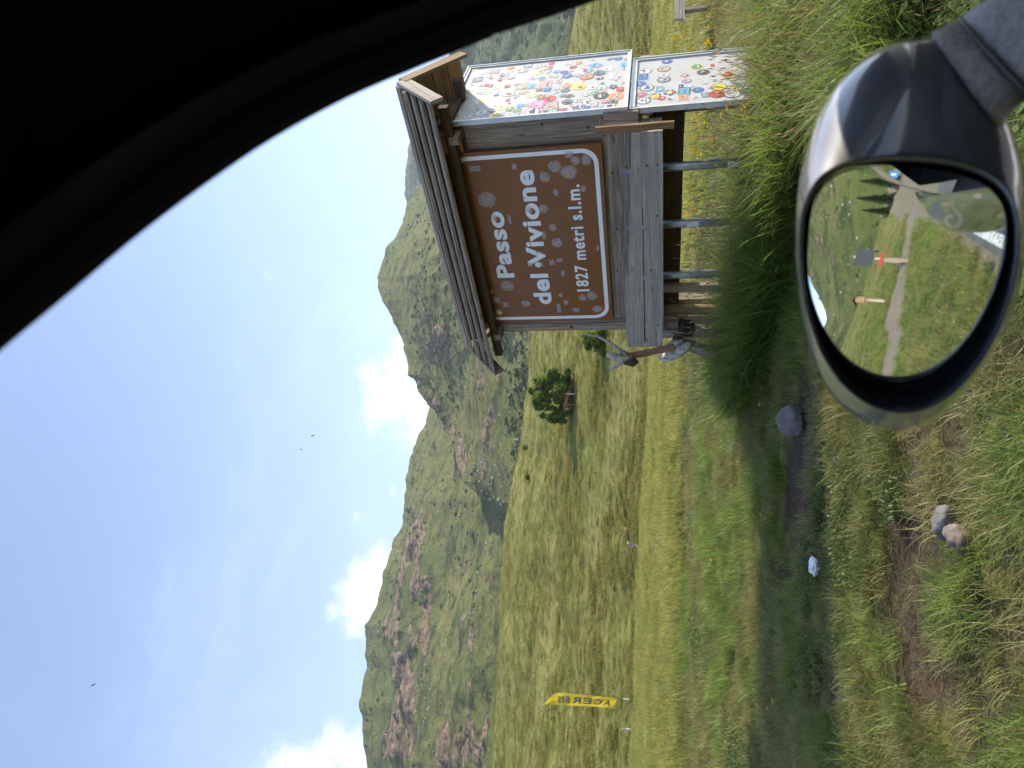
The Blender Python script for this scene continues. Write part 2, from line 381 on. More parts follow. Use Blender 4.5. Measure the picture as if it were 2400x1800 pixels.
# ---------------------------------------------------------------- mountains
def mountain_material(name, rocky=1.0, tint=(1, 1, 1), dark=0.0):
    m, n, b = mat(name)
    geo = n.new('ShaderNodeNewGeometry'); pos = geo.outputs['Position']
    big = n.noise(n.mapping(pos, (0.006, 0.006, 0.012)), 1.0, 8, 0.62, 0.6)
    mid = n.noise(n.mapping(pos, (0.035, 0.035, 0.05)), 1.0, 7, 0.65, 0.3)
    fin = n.noise(pos, 0.22, 6, 0.7)
    T = lambda c: tuple(a * t for a, t in zip(c, tint))
    c = n.mix(n.ramp(big, 0.36, 0.64), T((0.095, 0.115, 0.03)), T((0.155, 0.15, 0.048)))
    c = n.mix(n.ramp(mid, 0.47, 0.62, 0, 0.9), c, T((0.045, 0.062, 0.02)))
    c = n.mix(n.ramp(n.noise(pos, 0.11, 5, 0.75, 0.4), 0.54, 0.66, 0, 0.75), c, T((0.03, 0.046, 0.016)))
    c = n.mix(n.ramp(fin, 0.52, 0.75, 0, 0.5), c, T((0.17, 0.155, 0.075)))
    if dark: c = n.mix(n.ramp(n.noise(pos, 0.06, 6, 0.7), 0.4, 0.6, 0, dark), c, (0.018, 0.032, 0.014))
    rk = n.new('ShaderNodeAttribute', attribute_name='rock').outputs['Fac']
    rn = n.noise(n.mapping(pos, (0.05, 0.05, 0.14)), 1.0, 8, 0.7, 0.5)
    rcol = n.mix(n.ramp(rn, 0.35, 0.6), (0.11, 0.086, 0.064), (0.37, 0.27, 0.175))
    rcol = n.mix(n.ramp(n.noise(n.mapping(pos, (0.12, 0.12, 0.5)), 1.0, 6, 0.75, 1.0), 0.5, 0.6, 0, 0.85), rcol, (0.085, 0.068, 0.052))
    rcol = n.mix(n.ramp(fin, 0.55, 0.7, 0, 0.6), rcol, (0.07, 0.075, 0.03))
    spk = n.math('MULTIPLY', n.ramp(n.noise(pos, 0.40, 4, 0.75), 0.62, 0.68), n.ramp(big, 0.40, 0.55))
    fac = n.math('MAXIMUM', n.ramp(n.math('ADD', rk, n.math('MULTIPLY', n.math('SUBTRACT', rn, 0.5), 1.1)), 0.42, 0.58), n.math('MULTIPLY', spk, rocky))
    c = n.mix(fac, c, rcol)
    n.put(b.inputs['Base Color'], c); b.inputs['Roughness'].default_value = 0.95; b.inputs['Specular IOR Level'].default_value = 0.1
    hh = n.math('ADD', n.math('MULTIPLY', mid, 9.0), n.math('ADD', n.math('MULTIPLY', fin, 3.2), n.math('MULTIPLY', n.math('MULTIPLY', rn, fac), 26.0)))
    n.l.new(n.bump(hh, 0.85, 1.0), b.inputs['Normal'])
    return m
SURF = {}
def mountain(name, label, sky_pix, Rtab, r0, z0, material, step=0.14, nv=150, amp=1.0, seed=0, prof=1.15, rock=None, extra=None, gully=1.0, azlist=None, sq=None):
    t = azlist if azlist is not None else [azel(V, 1800 - U) for U, V in sky_pix]
    A = np.array([q[0] for q in t]); Eo = np.array([q[1] for q in t]); o = np.argsort(A); A, Eo = A[o], Eo[o]
    az = np.arange(A[0], A[-1], step)
    el = np.interp(az, A, Eo) + 0.16 * fbm(az * 1.1, az * 0 + seed, 4, seed + 5)
    ra = np.array([q[0] for q in Rtab]); rr = np.array([q[1] for q in Rtab])
    Rd = np.interp(az, ra, rr)
    ts = np.concatenate([np.linspace(0, 1, nv), 1 + np.linspace(0.01, 0.5, 16)])
    AZ, T = np.meshgrid(az, ts, indexing='ij'); RD = Rd[:, None]; EL = el[:, None]
    r00 = np.interp(az, [q[0] for q in r0], [q[1] for q in r0])[:, None] if hasattr(r0, '__len__') else r0
    rad = r00 + (RD - r00) * T
    zr = EYE.z + RD * np.tan(np.radians(EL))
    Tc = np.clip(T, 0, 1)
    kk = np.exp(-0.5 * (np.arange(-60, 61) * step / 2.6) ** 2); kk /= kk.sum()
    zs = np.convolve(np.pad(zr[:, 0], 60, mode='edge'), kk, mode='valid')[:, None]
    z = z0 + (zs - z0) * Tc ** prof + (zr - zs) * Tc ** 10
    x = np.sin(np.radians(AZ)) * rad; y = np.cos(np.radians(AZ)) * rad
    fade = np.clip((1 - Tc) * 5, 0, 1) * np.clip(Tc * 6, 0, 1)
    fine = 0.15 + 0.85 * fade
    H = zs - z0
    gul = ridged(x / 230 + 0.5 * fbm(x / 300, y / 300, 2, seed + 50), y / 520 + 0.4 * fbm(x / 200, y / 200, 2, seed + 51), 4, seed + 3) - 0.55
    z = z + amp * fade * (H * 0.09 * fbm(x / 300, y / 300, 3, seed) + H * 0.075 * gully * gul) + amp * fine * (H * 0.014 * fbm(x / 38, y / 38, 4, seed + 9) + H * 0.004 * fbm(x / 10, y / 10, 3, seed + 19))
    z = z - np.where(T > 1, (T - 1) * (RD - r00) * 0.9, 0)
    rk = np.zeros_like(z)
    if rock is not None:
        rk = rock(AZ, np.degrees(np.arctan2(z - EYE.z, rad)), x, y, Tc) * (T <= 1.0)
        led = ridged(x / 34, z / 16, 4, seed + 70) - 0.5
        z = z + rk * (H * 0.018 * led + H * 0.004 * np.sign(np.sin(z / 5.5 + 3 * fbm(x / 60, y / 60, 2, 5))))
        rad2 = rad - rk * H * 0.03 * (fbm(x / 22, z / 14, 4, seed + 77))
        x = np.sin(np.radians(AZ)) * rad2; y = np.cos(np.radians(AZ)) * rad2
    SURF[label] = (x[:, 5:nv - 4], y[:, 5:nv - 4], z[:, 5:nv - 4])
    na, nt = AZ.shape
    vs = np.stack([x.ravel(), y.ravel(), z.ravel()], 1).tolist()
    idx = np.arange(na * nt).reshape(na, nt)
    fc = np.stack([idx[:-1, :-1].ravel(), idx[1:, :-1].ravel(), idx[1:, 1:].ravel(), idx[:-1, 1:].ravel()], 1).tolist()
    ob = mesh_obj(name, vs, fc, material, smooth=True); add_attr(ob, 'rock', rk.ravel()); tag(ob, label, None, kind='structure')
    return ob
def px2(Ulist): return [azel(V, 1800 - U) for U, V in Ulist]
def bandmask(top, bot, nscale=60, seed=5, soft=0.6, thr=0.5):
    """rock belt between two photo lines (upright U, V), broken up by noise"""
    ta = px2(top); ba = px2(bot); ta.sort(); ba.sort()
    def f(AZ, EL, x, y, T):
        hi = np.interp(AZ, [q[0] for q in ta], [q[1] for q in ta]); lo = np.interp(AZ, [q[0] for q in ba], [q[1] for q in ba])
        inside = sstep(EL, lo - soft, lo + soft) * (1 - sstep(EL, hi - soft, hi + soft))
        inside *= sstep(AZ, ta[0][0], ta[0][0] + 1.5) * (1 - sstep(AZ, ta[-1][0] - 1.5, ta[-1][0]))
        nz = 0.5 + 0.9 * fbm(x / nscale, y / nscale + EL / 2.2, 5, seed)
        return inside * sstep(nz, thr - 0.14, thr + 0.16)
    return f
r_main = bandmask([(0, 905), (150, 915), (300, 915), (430, 925), (560, 950), (640, 960)], [(0, 960), (150, 990), (300, 1008), (420, 1012), (520, 1015), (640, 1005)], 30, 5, 0.7, 0.46)
r_up = bandmask([(-100, 855), (150, 865), (300, 880), (420, 900)], [(-100, 905), (150, 905), (300, 915), (420, 930)], 45, 9, 0.5, 0.62)
r_low = bandmask([(-60, 985), (60, 1000), (160, 1010)], [(-60, 1050), (60, 1055), (160, 1040)], 40, 14, 0.5, 0.45)
r_scr = bandmask([(-60, 1050), (200, 1060), (500, 1080)], [(-60, 1140), (200, 1150), (500, 1160)], 26, 17, 0.7, 0.78)
def rockL(*a): return np.maximum(np.maximum(r_main(*a), r_up(*a) * 0.9), np.maximum(r_low(*a), r_scr(*a) * 0.8))
MM = mountain_material('alpine_slope', 1.0)
skyL = [(-900, 900), (-500, 880), (-250, 870), (0, 858), (149, 843), (240, 857), (335, 855), (385, 883), (460, 899), (535, 924), (575, 947), (640, 948), (710, 957), (765, 975), (810, 995), (851, 1010), (900, 1040), (1000, 1100)]
mountain('mountain', 'green ridge with pinkish rock bands behind the yellow flag', skyL, [(-60, 1000), (-30, 840), (-10, 900), (5, 1080)], 265, 8, MM, 0.085, 260, 1.0, 3, 1.1, rockL, gully=0.7)
skyM = [(560, 1260), (582, 1195), (597, 1174), (638, 1124), (673, 1083), (715, 1072), (754, 1064), (795, 1045), (835, 1022), (851, 1003), (907, 971), (923, 957), (943, 957), (1006, 943), (1054, 919), (1094, 900), (1130, 886), (1150, 884), (1185, 896), (1221, 908), (1243, 923), (1265, 935), (1301, 951), (1325, 956), (1380, 995), (1420, 1040), (1500, 1110), (1560, 1190)]
rm1 = bandmask([(640, 1085), (760, 1060), (850, 1003), (920, 958), (945, 955)], [(640, 1130), (760, 1090), (850, 1035), (900, 1010), (945, 1000)], 22, 31, 0.5, 0.46)
rm2 = bandmask([(930, 1000), (1010, 1000), (1060, 985)], [(930, 1050), (1010, 1060), (1060, 1040)], 22, 37, 0.5, 0.55)
rm3 = bandmask([(650, 1120), (800, 1100), (1050, 1080)], [(650, 1200), (800, 1215), (1050, 1220)], 22, 41, 0.6, 0.76)
def rockM(*a): return np.maximum(np.maximum(rm1(*a), rm2(*a)), rm3(*a) * 0.8)
mountain('mountain', 'rounded green peak rising behind the brown sign', skyM, [(-14, 420), (-10, 480), (-4, 620), (2, 760), (9, 900), (16, 1000), (24, 950)], [(-14, 230), (-5, 240), (24, 250)], 14, MM, 0.07, 240, 1.0, 23, 1.1, rockM, gully=1.2)
skyF = [(1180, 1000), (1260, 975), (1300, 962), (1340, 951), (1400, 949), (1450, 955), (1510, 974), (1560, 1000), (1640, 1052), (1700, 1085), (1800, 1120), (1950, 1170)]
mountain('mountain', 'far bluish slope with dark trees right of the sticker boards', skyF, [(5, 2600), (15, 2300), (35, 1500)], 420, -20, mountain_material('wooded_slope', 0.6, (0.85, 1.0, 0.95), 0.75), 0.1, 160, 1.2, 61, 0.9, None, gully=1.3)
behind_sky = [(-150, 24), (-140, 24), (-130, 21), (-122, 16), (-116, 12), (-110, 8.6), (-106, 6), (-103, 4.0), (-101, 5.0), (-98, 7.5), (-92, 10), (-80, 13), (-68, 17), (-55, 19)]
rb = lambda AZ, EL, x, y, T: sstep(0.5 + 0.9 * fbm(x / 34, y / 34, 5, 83), 0.84, 0.98)
mountain('mountain', 'steep green slope seen behind the road in the door mirror', None, [(-150, 800), (-110, 560), (-103, 520), (-55, 900)], 185, -4, MM, 0.35, 130, 1.0, 81, 1.05, rb, gully=1.2, azlist=behind_sky)

# ---------------------------------------------------------------- shelter that carries the pass sign
SA = Vector((math.sin(R(-44.6)), math.cos(R(-44.6)), 0)); SB = Vector((math.cos(R(-44.6)), -math.sin(R(-44.6)), 0))
SC = Vector((2.134, 6.15, 0))
UPZ = Vector((0, 0, 1))
def S(s, t, z): return SC + SA * s + SB * t + UPZ * z
def spix(X, Y, s):                            # photo pixel on the plane s = const -> (t, z)
    r = ray(X, Y); k = ((SC - EYE).dot(SA) + s) / r.dot(SA); Q = EYE + r * k; return (Q - SC).dot(SB), Q.z
def tpix(X, Y, t):
    r = ray(X, Y); k = ((SC - EYE).dot(SB) + t) / r.dot(SB); Q = EYE + r * k; return (Q - SC).dot(SA), Q.z
def wood(name, a, bcol, dark, rough=0.85, gscale=1.0, bump=0.5):
    m, n, b = mat(name)
    tc = n.new('ShaderNodeTexCoord').outputs['Object']; rnd = n.new('ShaderNodeObjectInfo').outputs['Random']
    off = n.new('ShaderNodeVectorMath', operation='ADD'); n.l.new(tc, off.inputs[0])
    cv = n.new('ShaderNodeCombineXYZ'); n.l.new(n.math('MULTIPLY', rnd, 37.0), cv.inputs[0]); n.l.new(n.math('MULTIPLY', rnd, 11.0), cv.inputs[1]); n.l.new(cv.outputs[0], off.inputs[1])
    v = off.outputs[0]
    g1 = n.noise(n.mapping(v, (1.2 * gscale, 26 * gscale, 26 * gscale)), 1.0, 6, 0.65, 1.2)
    g2 = n.noise(n.mapping(v, (4 * gscale, 120 * gscale, 120 * gscale)), 1.0, 5, 0.7)
    bl = n.noise(n.mapping(v, (2.2, 4, 4)), 1.0, 4, 0.6)
    vo = n.new('ShaderNodeTexVoronoi'); n.l.new(n.mapping(v, (2.3, 9, 9)), vo.inputs['Vector']); n.put(vo.inputs['Scale'], 1.0)
    knot = n.ramp(vo.outputs['Distance'], 0.16, 0.05)
    c = n.mix(n.ramp(g1, 0.35, 0.68), a, bcol); c = n.mix(n.ramp(g2, 0.5, 0.72, 0, 0.75), c, dark)
    c = n.mix(n.ramp(bl, 0.45, 0.75, 0, 0.45), c, tuple(x * 0.62 for x in a))
    c = n.mix(n.ramp(n.noise(n.mapping(v, (0.8, 55, 55)), 1.0, 3, 0.6, 2.0), 0.57, 0.65, 0, 0.55), c, dark)
    c = n.mix(n.math('MULTIPLY', knot, 0.75), c, dark)
    c = n.mix(n.math('MULTIPLY', rnd, 0.25), c, tuple(x * 0.7 for x in bcol))
    n.put(b.inputs['Base Color'], c); b.inputs['Roughness'].default_value = rough; b.inputs['Specular IOR Level'].default_value = 0.25
    n.l.new(n.bump(n.math('ADD', g1, n.math('MULTIPLY', g2, 0.6)), bump, 0.006), b.inputs['Normal'])
    return m
W_GREY = wood('weathered_grey_wood', (0.185, 0.138, 0.10), (0.44, 0.355, 0.28), (0.05, 0.036, 0.027))
W_PALE = wood('sun_bleached_wood', (0.31, 0.26, 0.215), (0.52, 0.455, 0.39), (0.09, 0.07, 0.055))
W_BROWN = wood('golden_brown_wood', (0.24, 0.16, 0.085), (0.36, 0.25, 0.14), (0.08, 0.05, 0.03))
W_RED = wood('reddish_batten_wood', (0.22, 0.115, 0.055), (0.33, 0.19, 0.10), (0.07, 0.035, 0.02))
W_DARK = wood('dark_brown_wood', (0.075, 0.052, 0.036), (0.12, 0.085, 0.06), (0.025, 0.018, 0.013))
W_PINK = wood('pinkish_split_wood', (0.33, 0.22, 0.17), (0.44, 0.33, 0.27), (0.12, 0.06, 0.04))
STEEL = simple('galvanised_steel', (0.36, 0.38, 0.40), 0.42, 0.75, var=0.18, vscale=14)
BLACK_PL = simple('black_plastic', (0.012, 0.012, 0.013), 0.55)
WHITE_LB = simple('white_label', (0.72, 0.73, 0.74), 0.6, var=0.12, vscale=40)

hut = empty('sign_shelter', S(1.0, 0.2, gz(*S(1.0, 0.2, 0).xy)))
tag(hut, 'weathered wooden roofed stand carrying the brown pass sign', 'sign stand')
# wall: vertical boards right and left of the sign, level boards below it
board('plank', S(-0.14, 0.05, 1.80), S(-0.14, 0.05, 3.02), 0.26, 0.03, SA, W_GREY, hut, warp=0.003)
for i in range(9):
    s0 = 0.10 + i * 0.235; board('plank', S(s0, 0.075, 1.30), S(s0, 0.075, 3.05), 0.228, 0.022, SA, W_GREY, hut, warp=0.002)
board('post', S(2.13, 0.045, 1.0), S(2.13, 0.045, 3.12), 0.10, 0.10, SA, W_GREY, hut, warp=0.003)
board('plank', S(2.055, 0.02, 1.45), S(2.055, 0.02, 3.08), 0.055, 0.03, SA, W_GREY, hut, warp=0.002)
board('plank', S(-0.27, 0.03, 1.695), S(2.08, 0.03, 1.705), 0.20, 0.03, UPZ, W_GREY, hut, warp=0.004)
board('plank', S(-0.27, 0.03, 1.51), S(2.2, 0.03, 1.53), 0.17, 0.032, UPZ, W_GREY, hut, warp=0.004)
# trough in front of the wall
board('trough_board', S(-0.20, -0.25, 1.345), S(2.2, -0.25, 1.345), 0.178, 0.035, UPZ, W_PALE, hut, warp=0.004)
board('trough_board', S(-0.185, -0.25, 1.475), S(2.2, -0.25, 1.54), 0.075, 0.033, UPZ, W_PALE, hut, warp=0.004, taper=2.4)
board('trough_board', S(1.25, -0.238, 1.60), S(2.1, -0.238, 1.615), 0.02, 0.03, UPZ, W_PALE, hut, warp=0.004, taper=3.0)
board('trough_end', S(2.17, -0.225, 1.36), S(2.17, 0.02, 1.36), 0.20, 0.028, UPZ, W_GREY, hut)
board('trough_end', S(-0.17, -0.225, 1.36), S(-0.17, 0.02, 1.36), 0.20, 0.028, UPZ, W_GREY, hut)
board('trough_floor', S(-0.15, -0.11, 1.265), S(2.15, -0.11, 1.265), 0.22, 0.02, SB, W_DARK, hut)
board('batten', S(-0.255, -0.285, 1.165), S(-0.255, -0.285, 1.805), 0.058, 0.03, SA, W_RED, hut, warp=0.002)
board('batten', S(2.19, -0.295, 1.14), S(2.32, -0.295, 1.655), 0.075, 0.028, SA, W_RED, hut, warp=0.003)
board('rear_board', S(-0.22, 0.36, 1.16), S(2.35, 0.36, 1.19), 0.20, 0.03, UPZ, W_DARK, hut, warp=0.003)
board('rear_board', S(-0.2, 0.31, 1.27), S(2.3, 0.31, 1.27), 0.22, 0.03, UPZ, wood('rust_brown_wood', (0.12, 0.05, 0.025), (0.18, 0.08, 0.04), (0.04, 0.02, 0.01)), hut)
board('rear_board', S(-0.2, 0.2, 1.30), S(2.3, 0.2, 1.30), 0.24, 0.02, SB, W_DARK, hut)
board('bracket', S(-0.22, 0.02, 1.52), S(-0.22, 0.62, 1.52), 0.12, 0.06, UPZ, W_GREY, hut)
board('bracket', S(-0.235, -0.02, 1.455), S(-0.235, 0.0, 1.75), 0.11, 0.09, SA, W_GREY, hut)
board('rail', S(-0.245, 0.0, 1.405), S(-0.245, 1.2, 1.40), 0.14, 0.05, UPZ, W_GREY, hut, warp=0.003)
# legs
for s, lab in ((0.30, 0.64), (0.895, 0.98), (1.50, None)):
    bx, by = S(s, 0.08, 0).xy; g = gz(bx, by)
    p = tube_obj('steel_post', [S(s, 0.05, g - 0.2), S(s, 0.05, 1.0), S(s, 0.05, 1.62)], 0.042, STEEL, hut, 14)
    if lab:
        bm = bmesh.new(); n = 6
        vs = []
        for k in range(n + 1):
            a = math.atan2(-SB.y, -SB.x) - 0.9 + 1.8 * k / n
            for zz in (lab - 0.055, lab + 0.055): vs.append(bm.verts.new(S(s, 0.05, zz) + Vector((math.cos(a), math.sin(a), 0)) * 0.0445))
        for k in range(n): bm.faces.new((vs[2 * k], vs[2 * k + 2], vs[2 * k + 3], vs[2 * k + 1]))
        lb = bm_obj('label_sticker', bm, WHITE_LB, p); lb.location = (0, 0, 0)
for s, t, wd, m in ((1.70, 0.1, 0.085, W_PINK), (2.02, 0.12, 0.10, W_BROWN), (2.115, 0.06, 0.07, W_GREY), (2.26, 0.03, 0.12, W_PALE)):
    bx, by = S(s, t, 0).xy
    board('wooden_leg', S(s, t, gz(bx, by) - 0.2), S(s, t, 1.28), wd, 0.06, SA, m, hut, warp=0.006)
for (s0, z0, t0), (s1, z1, t1) in (((2.33, 1.16, -0.02), (2.62, 0.1, -0.25)), ((2.40, 1.2, 0.25), (3.05, 0.25, 0.3))):
    board('brace', S(s0, t0, z0), S(s1, t1, z1), 0.10, 0.08, SA, W_GREY, hut, warp=0.006)
# roof: lapped boards on both slopes, barge boards, purlins
RIDGE = (0.17, 3.535); EAF = (-0.27, 3.115); EAB = (0.67, 3.09)
roof = empty('roof'); roof.parent = hut; roof.location = Vector((0, 0, 0))
def radd(o):
    return o
def rboard(nm, *a, **k):
    o = board(nm, *a, **k); return o
def slope(t0, z0, t1, z1, n, m):
    out = SB * (-(z1 - z0)) + UPZ * (t1 - t0); out.normalize()
    if out.z < 0: out = -out
    along = (SB * (t1 - t0) + UPZ * (z1 - z0)); L = along.length; along.normalize()
    for i in range(n):                        # each board lies on the upper edge of the next one down
        c = S(0, t0, z0) + along * (L * (i + 0.5) / n) + out * (0.03 + random.uniform(0, 0.006))
        upv = along + out * 0.30
        board('roof_board', c + SA * (-0.58 + random.uniform(-.02, .015)), c + SA * (2.50 + random.uniform(-.015, .02)), L / n * 1.16, 0.028, upv, m, roof, warp=0.004)
slope(RIDGE[0], RIDGE[1], EAF[0], EAF[1], 4, W_GREY)
slope(RIDGE[0], RIDGE[1], EAB[0], EAB[1], 4, W_BROWN)
for s, m1, m2 in ((-0.625, W_PALE, W_BROWN), (2.545, W_GREY, W_GREY)):
    board('barge_board', S(s, RIDGE[0] + 0.02, RIDGE[1] - 0.0), S(s, EAF[0] - 0.03, EAF[1] - 0.02), 0.12, 0.03, UPZ, m1, roof)
    board('barge_board', S(s - 0.004, RIDGE[0] + 0.02, RIDGE[1] - 0.0), S(s - 0.004, EAB[0] + 0.03, EAB[1] - 0.02), 0.12, 0.03, UPZ, m2, roof)
board('ridge_cap', S(-0.6, RIDGE[0] - 0.035, RIDGE[1] + 0.03), S(2.52, RIDGE[0] - 0.035, RIDGE[1] + 0.03), 0.10, 0.02, SB * -1 - UPZ * 0.8, W_GREY, roof)
for t, z in ((-0.12, 3.11), (0.17, 3.40), (0.45, 3.11)):
    board('purlin', S(-0.5, t, z), S(2.42, t, z), 0.08, 0.07, UPZ, W_DARK, roof)
for s in (-0.2, 2.13):
    board('tie_beam', S(s, -0.17, 3.07), S(s, 0.60, 3.07), 0.09, 0.07, UPZ, W_GREY, roof)
    board('gable_strut', S(s, 0.17, 3.1), S(s, 0.17, 3.4), 0.08, 0.07, SB, W_GREY, roof)
board('gable_board', S(-0.33, -0.12, 3.15), S(-0.33, 0.46, 3.15), 0.12, 0.025, UPZ, W_DARK, roof)
board('post', S(-0.1, 0.42, gz(*S(-0.1, 0.42, 0).xy) - 0.2), S(-0.1, 0.42, 3.1), 0.10, 0.10, SA, W_GREY, hut)
board('post', S(2.13, 0.42, gz(*S(2.13, 0.42, 0).xy) - 0.2), S(2.13, 0.42, 3.1), 0.10, 0.10, SA, W_GREY, hut)
for k in range(5):      # rusty screws along the boards
    pass
def screw(p, nrm, r=0.009, par=hut):
    bm = bmesh.new(); q = Vector(nrm).normalized(); tube(bm, [Vector(p), Vector(p) + q * 0.006], r, 8)
    return bm_obj('screw', bm, SCREW, par)
SCREW = simple('rusty_screw', (0.05, 0.035, 0.03), 0.6, 0.5)
for s, z in ((-0.22, 1.76), (-0.06, 1.76), (0.3, 1.71), (0.9, 1.69), (1.4, 1.71), (-0.1, 1.55), (0.25, 1.58), (0.75, 1.5)): screw(S(s, 0.0145 + 0.0, z), -SB)
for s, z in ((0.1, 1.3), (0.1, 1.39), (0.6, 1.31), (1.2, 1.37), (1.9, 1.3), (2.1, 1.42)): screw(S(s, -0.268, z), -SB)
screw(S(2.13, -0.005, 2.25), -SB, 0.018); screw(S(-0.14, 0.034, 1.9), -SB, 0.012); screw(S(-0.2, 0.034, 2.3), -SB, 0.012)

# things left on the stand: gnarled wood and a black bucket
dw = empty('driftwood', S(2.42, -0.33, 1.3)); tag(dw, 'gnarled grey driftwood with a forked branch at the left end of the stand', 'driftwood')
W_BONE = simple('bleached_driftwood', (0.42, 0.38, 0.33), 0.9, var=0.4, vscale=22, bump=0.6)
def dpix(X, Y, t): s, z = tpix(X, Y, t); return S(s, t, z)
tube_obj('branch', [dpix(1378, 785, -.33), dpix(1398, 787, -.34), dpix(1425, 800, -.33), dpix(1452, 820, -.33), dpix(1470, 832, -.33)], [0.004, 0.012, 0.018, 0.022, 0.03], W_BONE, dw, 7)
tube_obj('branch', [dpix(1422, 831, -.36), dpix(1436, 834, -.36), dpix(1452, 838, -.36), dpix(1475, 843, -.34)], [0.012, 0.04, 0.038, 0.03], W_BONE, dw, 8)
tube_obj('branch', [dpix(1431, 865, -.4), dpix(1441, 858, -.4), dpix(1453, 849, -.39), dpix(1462, 842, -.37), dpix(1480, 836, -.33)], [0.02, 0.028, 0.024, 0.02, 0.03], W_BONE, dw, 8)
tube_obj('root_knot', [dpix(1455, 828, -.3), dpix(1470, 843, -.33), dpix(1486, 850, -.34), dpix(1495, 846, -.33)], [0.03, 0.065, 0.05, 0.02], W_DARK, dw, 9)
dw2 = empty('driftwood', S(2.45, -0.2, 1.05)); tag(dw2, 'knotted pale root lump hanging below the left end of the trough', 'driftwood')
tube_obj('root', [dpix(1546, 840, -.2), dpix(1565, 836, -.22), dpix(1590, 822, -.24), dpix(1612, 810, -.22), dpix(1624, 806, -.2)], [0.03, 0.06, 0.075, 0.05, 0.015], W_BONE, dw2, 9)
tube_obj('root', [dpix(1560, 812, -.2), dpix(1580, 806, -.24), dpix(1600, 800, -.22)], [0.02, 0.045, 0.02], W_BONE, dw2, 8)
bk = empty('bucket', dpix(1612, 766, 0.0)); tag(bk, 'small black bucket hanging between the wooden legs under the trough', 'bucket')
c0 = dpix(1612, 768, 0.0)
bm = bmesh.new(); tube(bm, [c0 + UPZ * .10, c0 + UPZ * .06, c0 - UPZ * .04, c0 - UPZ * .08], [0.10, 0.105, 0.09, 0.03], 16); bm_obj('body', bm, BLACK_PL, bk, True)
tube_obj('handle', [c0 + SA * .10 + UPZ * .08, c0 + SA * .04 + UPZ * .24, c0 - SA * .05 + UPZ * .24, c0 - SA * .10 + UPZ * .08], 0.005, STEEL, bk, 6)
nest = empty('bird_nest', S(-0.33, 0.12, 3.215)); tag(nest, 'untidy straw nest tucked under the gable of the shelter roof', 'nest')
bm = bmesh.new()
for k in range(90):
    a = random.uniform(0, 6.28); rr_ = random.uniform(0.02, 0.09); p = S(-0.38, 0.12, 3.24) + Vector((math.cos(a) * rr_, math.sin(a) * rr_, random.uniform(-.03, .05)))
    d = Vector((random.uniform(-1, 1), random.uniform(-1, 1), random.uniform(-.5, .5))).normalized() * random.uniform(.04, .1)
    tube(bm, [p - d, p, p + d + UPZ * random.uniform(-.02, .02)], 0.003, 3)
bm_obj('straw', bm, simple('nest_straw', (0.25, 0.2, 0.12), 0.9), nest)

# ---------------------------------------------------------------- brown pass sign
def text_mesh(body, size, offset=0.0, spacing=1.0, align='LEFT'):
    cu = bpy.data.curves.new('txt', 'FONT'); cu.body = body; cu.size = size; cu.offset = offset; cu.space_character = spacing; cu.align_x = align
    cu.resolution_u = 5; cu.extrude = 0.0012
    ob = bpy.data.objects.new('txt', cu); COL.objects.link(ob); bpy.context.view_layer.update()
    me = bpy.data.meshes.new_from_object(ob.evaluated_get(bpy.context.evaluated_depsgraph_get()))
    bpy.data.objects.remove(ob); bpy.data.curves.remove(cu)
    return me
def place_text(name, me, origin, xdir, ydir, width, height, material, parent):
    """fit the text mesh into width x height (cap box) with its lower left corner at origin"""
    n = len(me.vertices); co = np.empty(n * 3, np.float32); me.vertices.foreach_get('co', co); co = co.reshape(-1, 3)
    mn, mx = co.min(0), co.max(0)
    co[:, 0] = (co[:, 0] - mn[0]) / (mx[0] - mn[0]) * width; co[:, 1] = (co[:, 1]) * height
    zd = xdir.cross(ydir)
    P = np.array(origin)[None] + co[:, :1] * np.array(xdir)[None] + co[:, 1:2] * np.array(ydir)[None] + co[:, 2:3] * np.array(zd)[None]
    me.vertices.foreach_set('co', P.astype(np.float32).ravel()); me.update(); me.materials.clear(); me.materials.append(material)
    o = bpy.data.objects.new(name, me); COL.objects.link(o); me.name = name
    o.parent = parent; o.location = -worldloc(parent)
    return o
def sign_paint(name, col, coat=0.6, refl=0.12):
    m, n, b = mat(name); tc = n.new('ShaderNodeTexCoord').outputs['Object']
    f = n.noise(tc, 3.0, 5, 0.6); g = n.noise(tc, 60, 4, 0.7)
    c = n.mix(n.ramp(f, 0.35, 0.7, 0, 0.25), col, tuple(min(1, x * 1.35) for x in col)); c = n.mix(n.ramp(g, 0.6, 0.8, 0, 0.2), c, tuple(x * 0.7 for x in col))
    n.put(b.inputs['Base Color'], c); b.inputs['Roughness'].default_value = 0.45; b.inputs['Specular IOR Level'].default_value = 0.2; b.inputs['Coat Weight'].default_value = coat; b.inputs['Coat Roughness'].default_value = refl
    return m
BROWN = sign_paint('brown_sign_paint', (0.215, 0.08, 0.02), 0.12, 0.09); SWHITE = sign_paint('white_sign_film', (0.78, 0.80, 0.83), 0.3)
sg = empty('pass_sign', S(1.0, 0.0, 1.78)); tag(sg, 'large brown pass sign with white border and peeling sticker marks', 'sign')
SW, Z0, Z1 = 2.03, 1.785, 3.225
XD = -SA; YD = UPZ.copy(); OUT = -SB          # reading direction, up, towards the viewer
TS = -0.035                                    # face plane t
def sgp(x, y, o=0.0): return S(SW - 0.015 - x, TS, Z0 + y) + OUT * o      # x from the left edge, y up
def rrect(x0, y0, x1, y1, r, n=8):
    pts = []
    for cx, cy, a0 in ((x1 - r, y1 - r, 0), (x0 + r, y1 - r, 90), (x0 + r, y0 + r, 180), (x1 - r, y0 + r, 270)):
        for k in range(n + 1): a = R(a0 + 90 * k / n); pts.append((cx + r * math.cos(a), cy + r * math.sin(a)))
    return pts
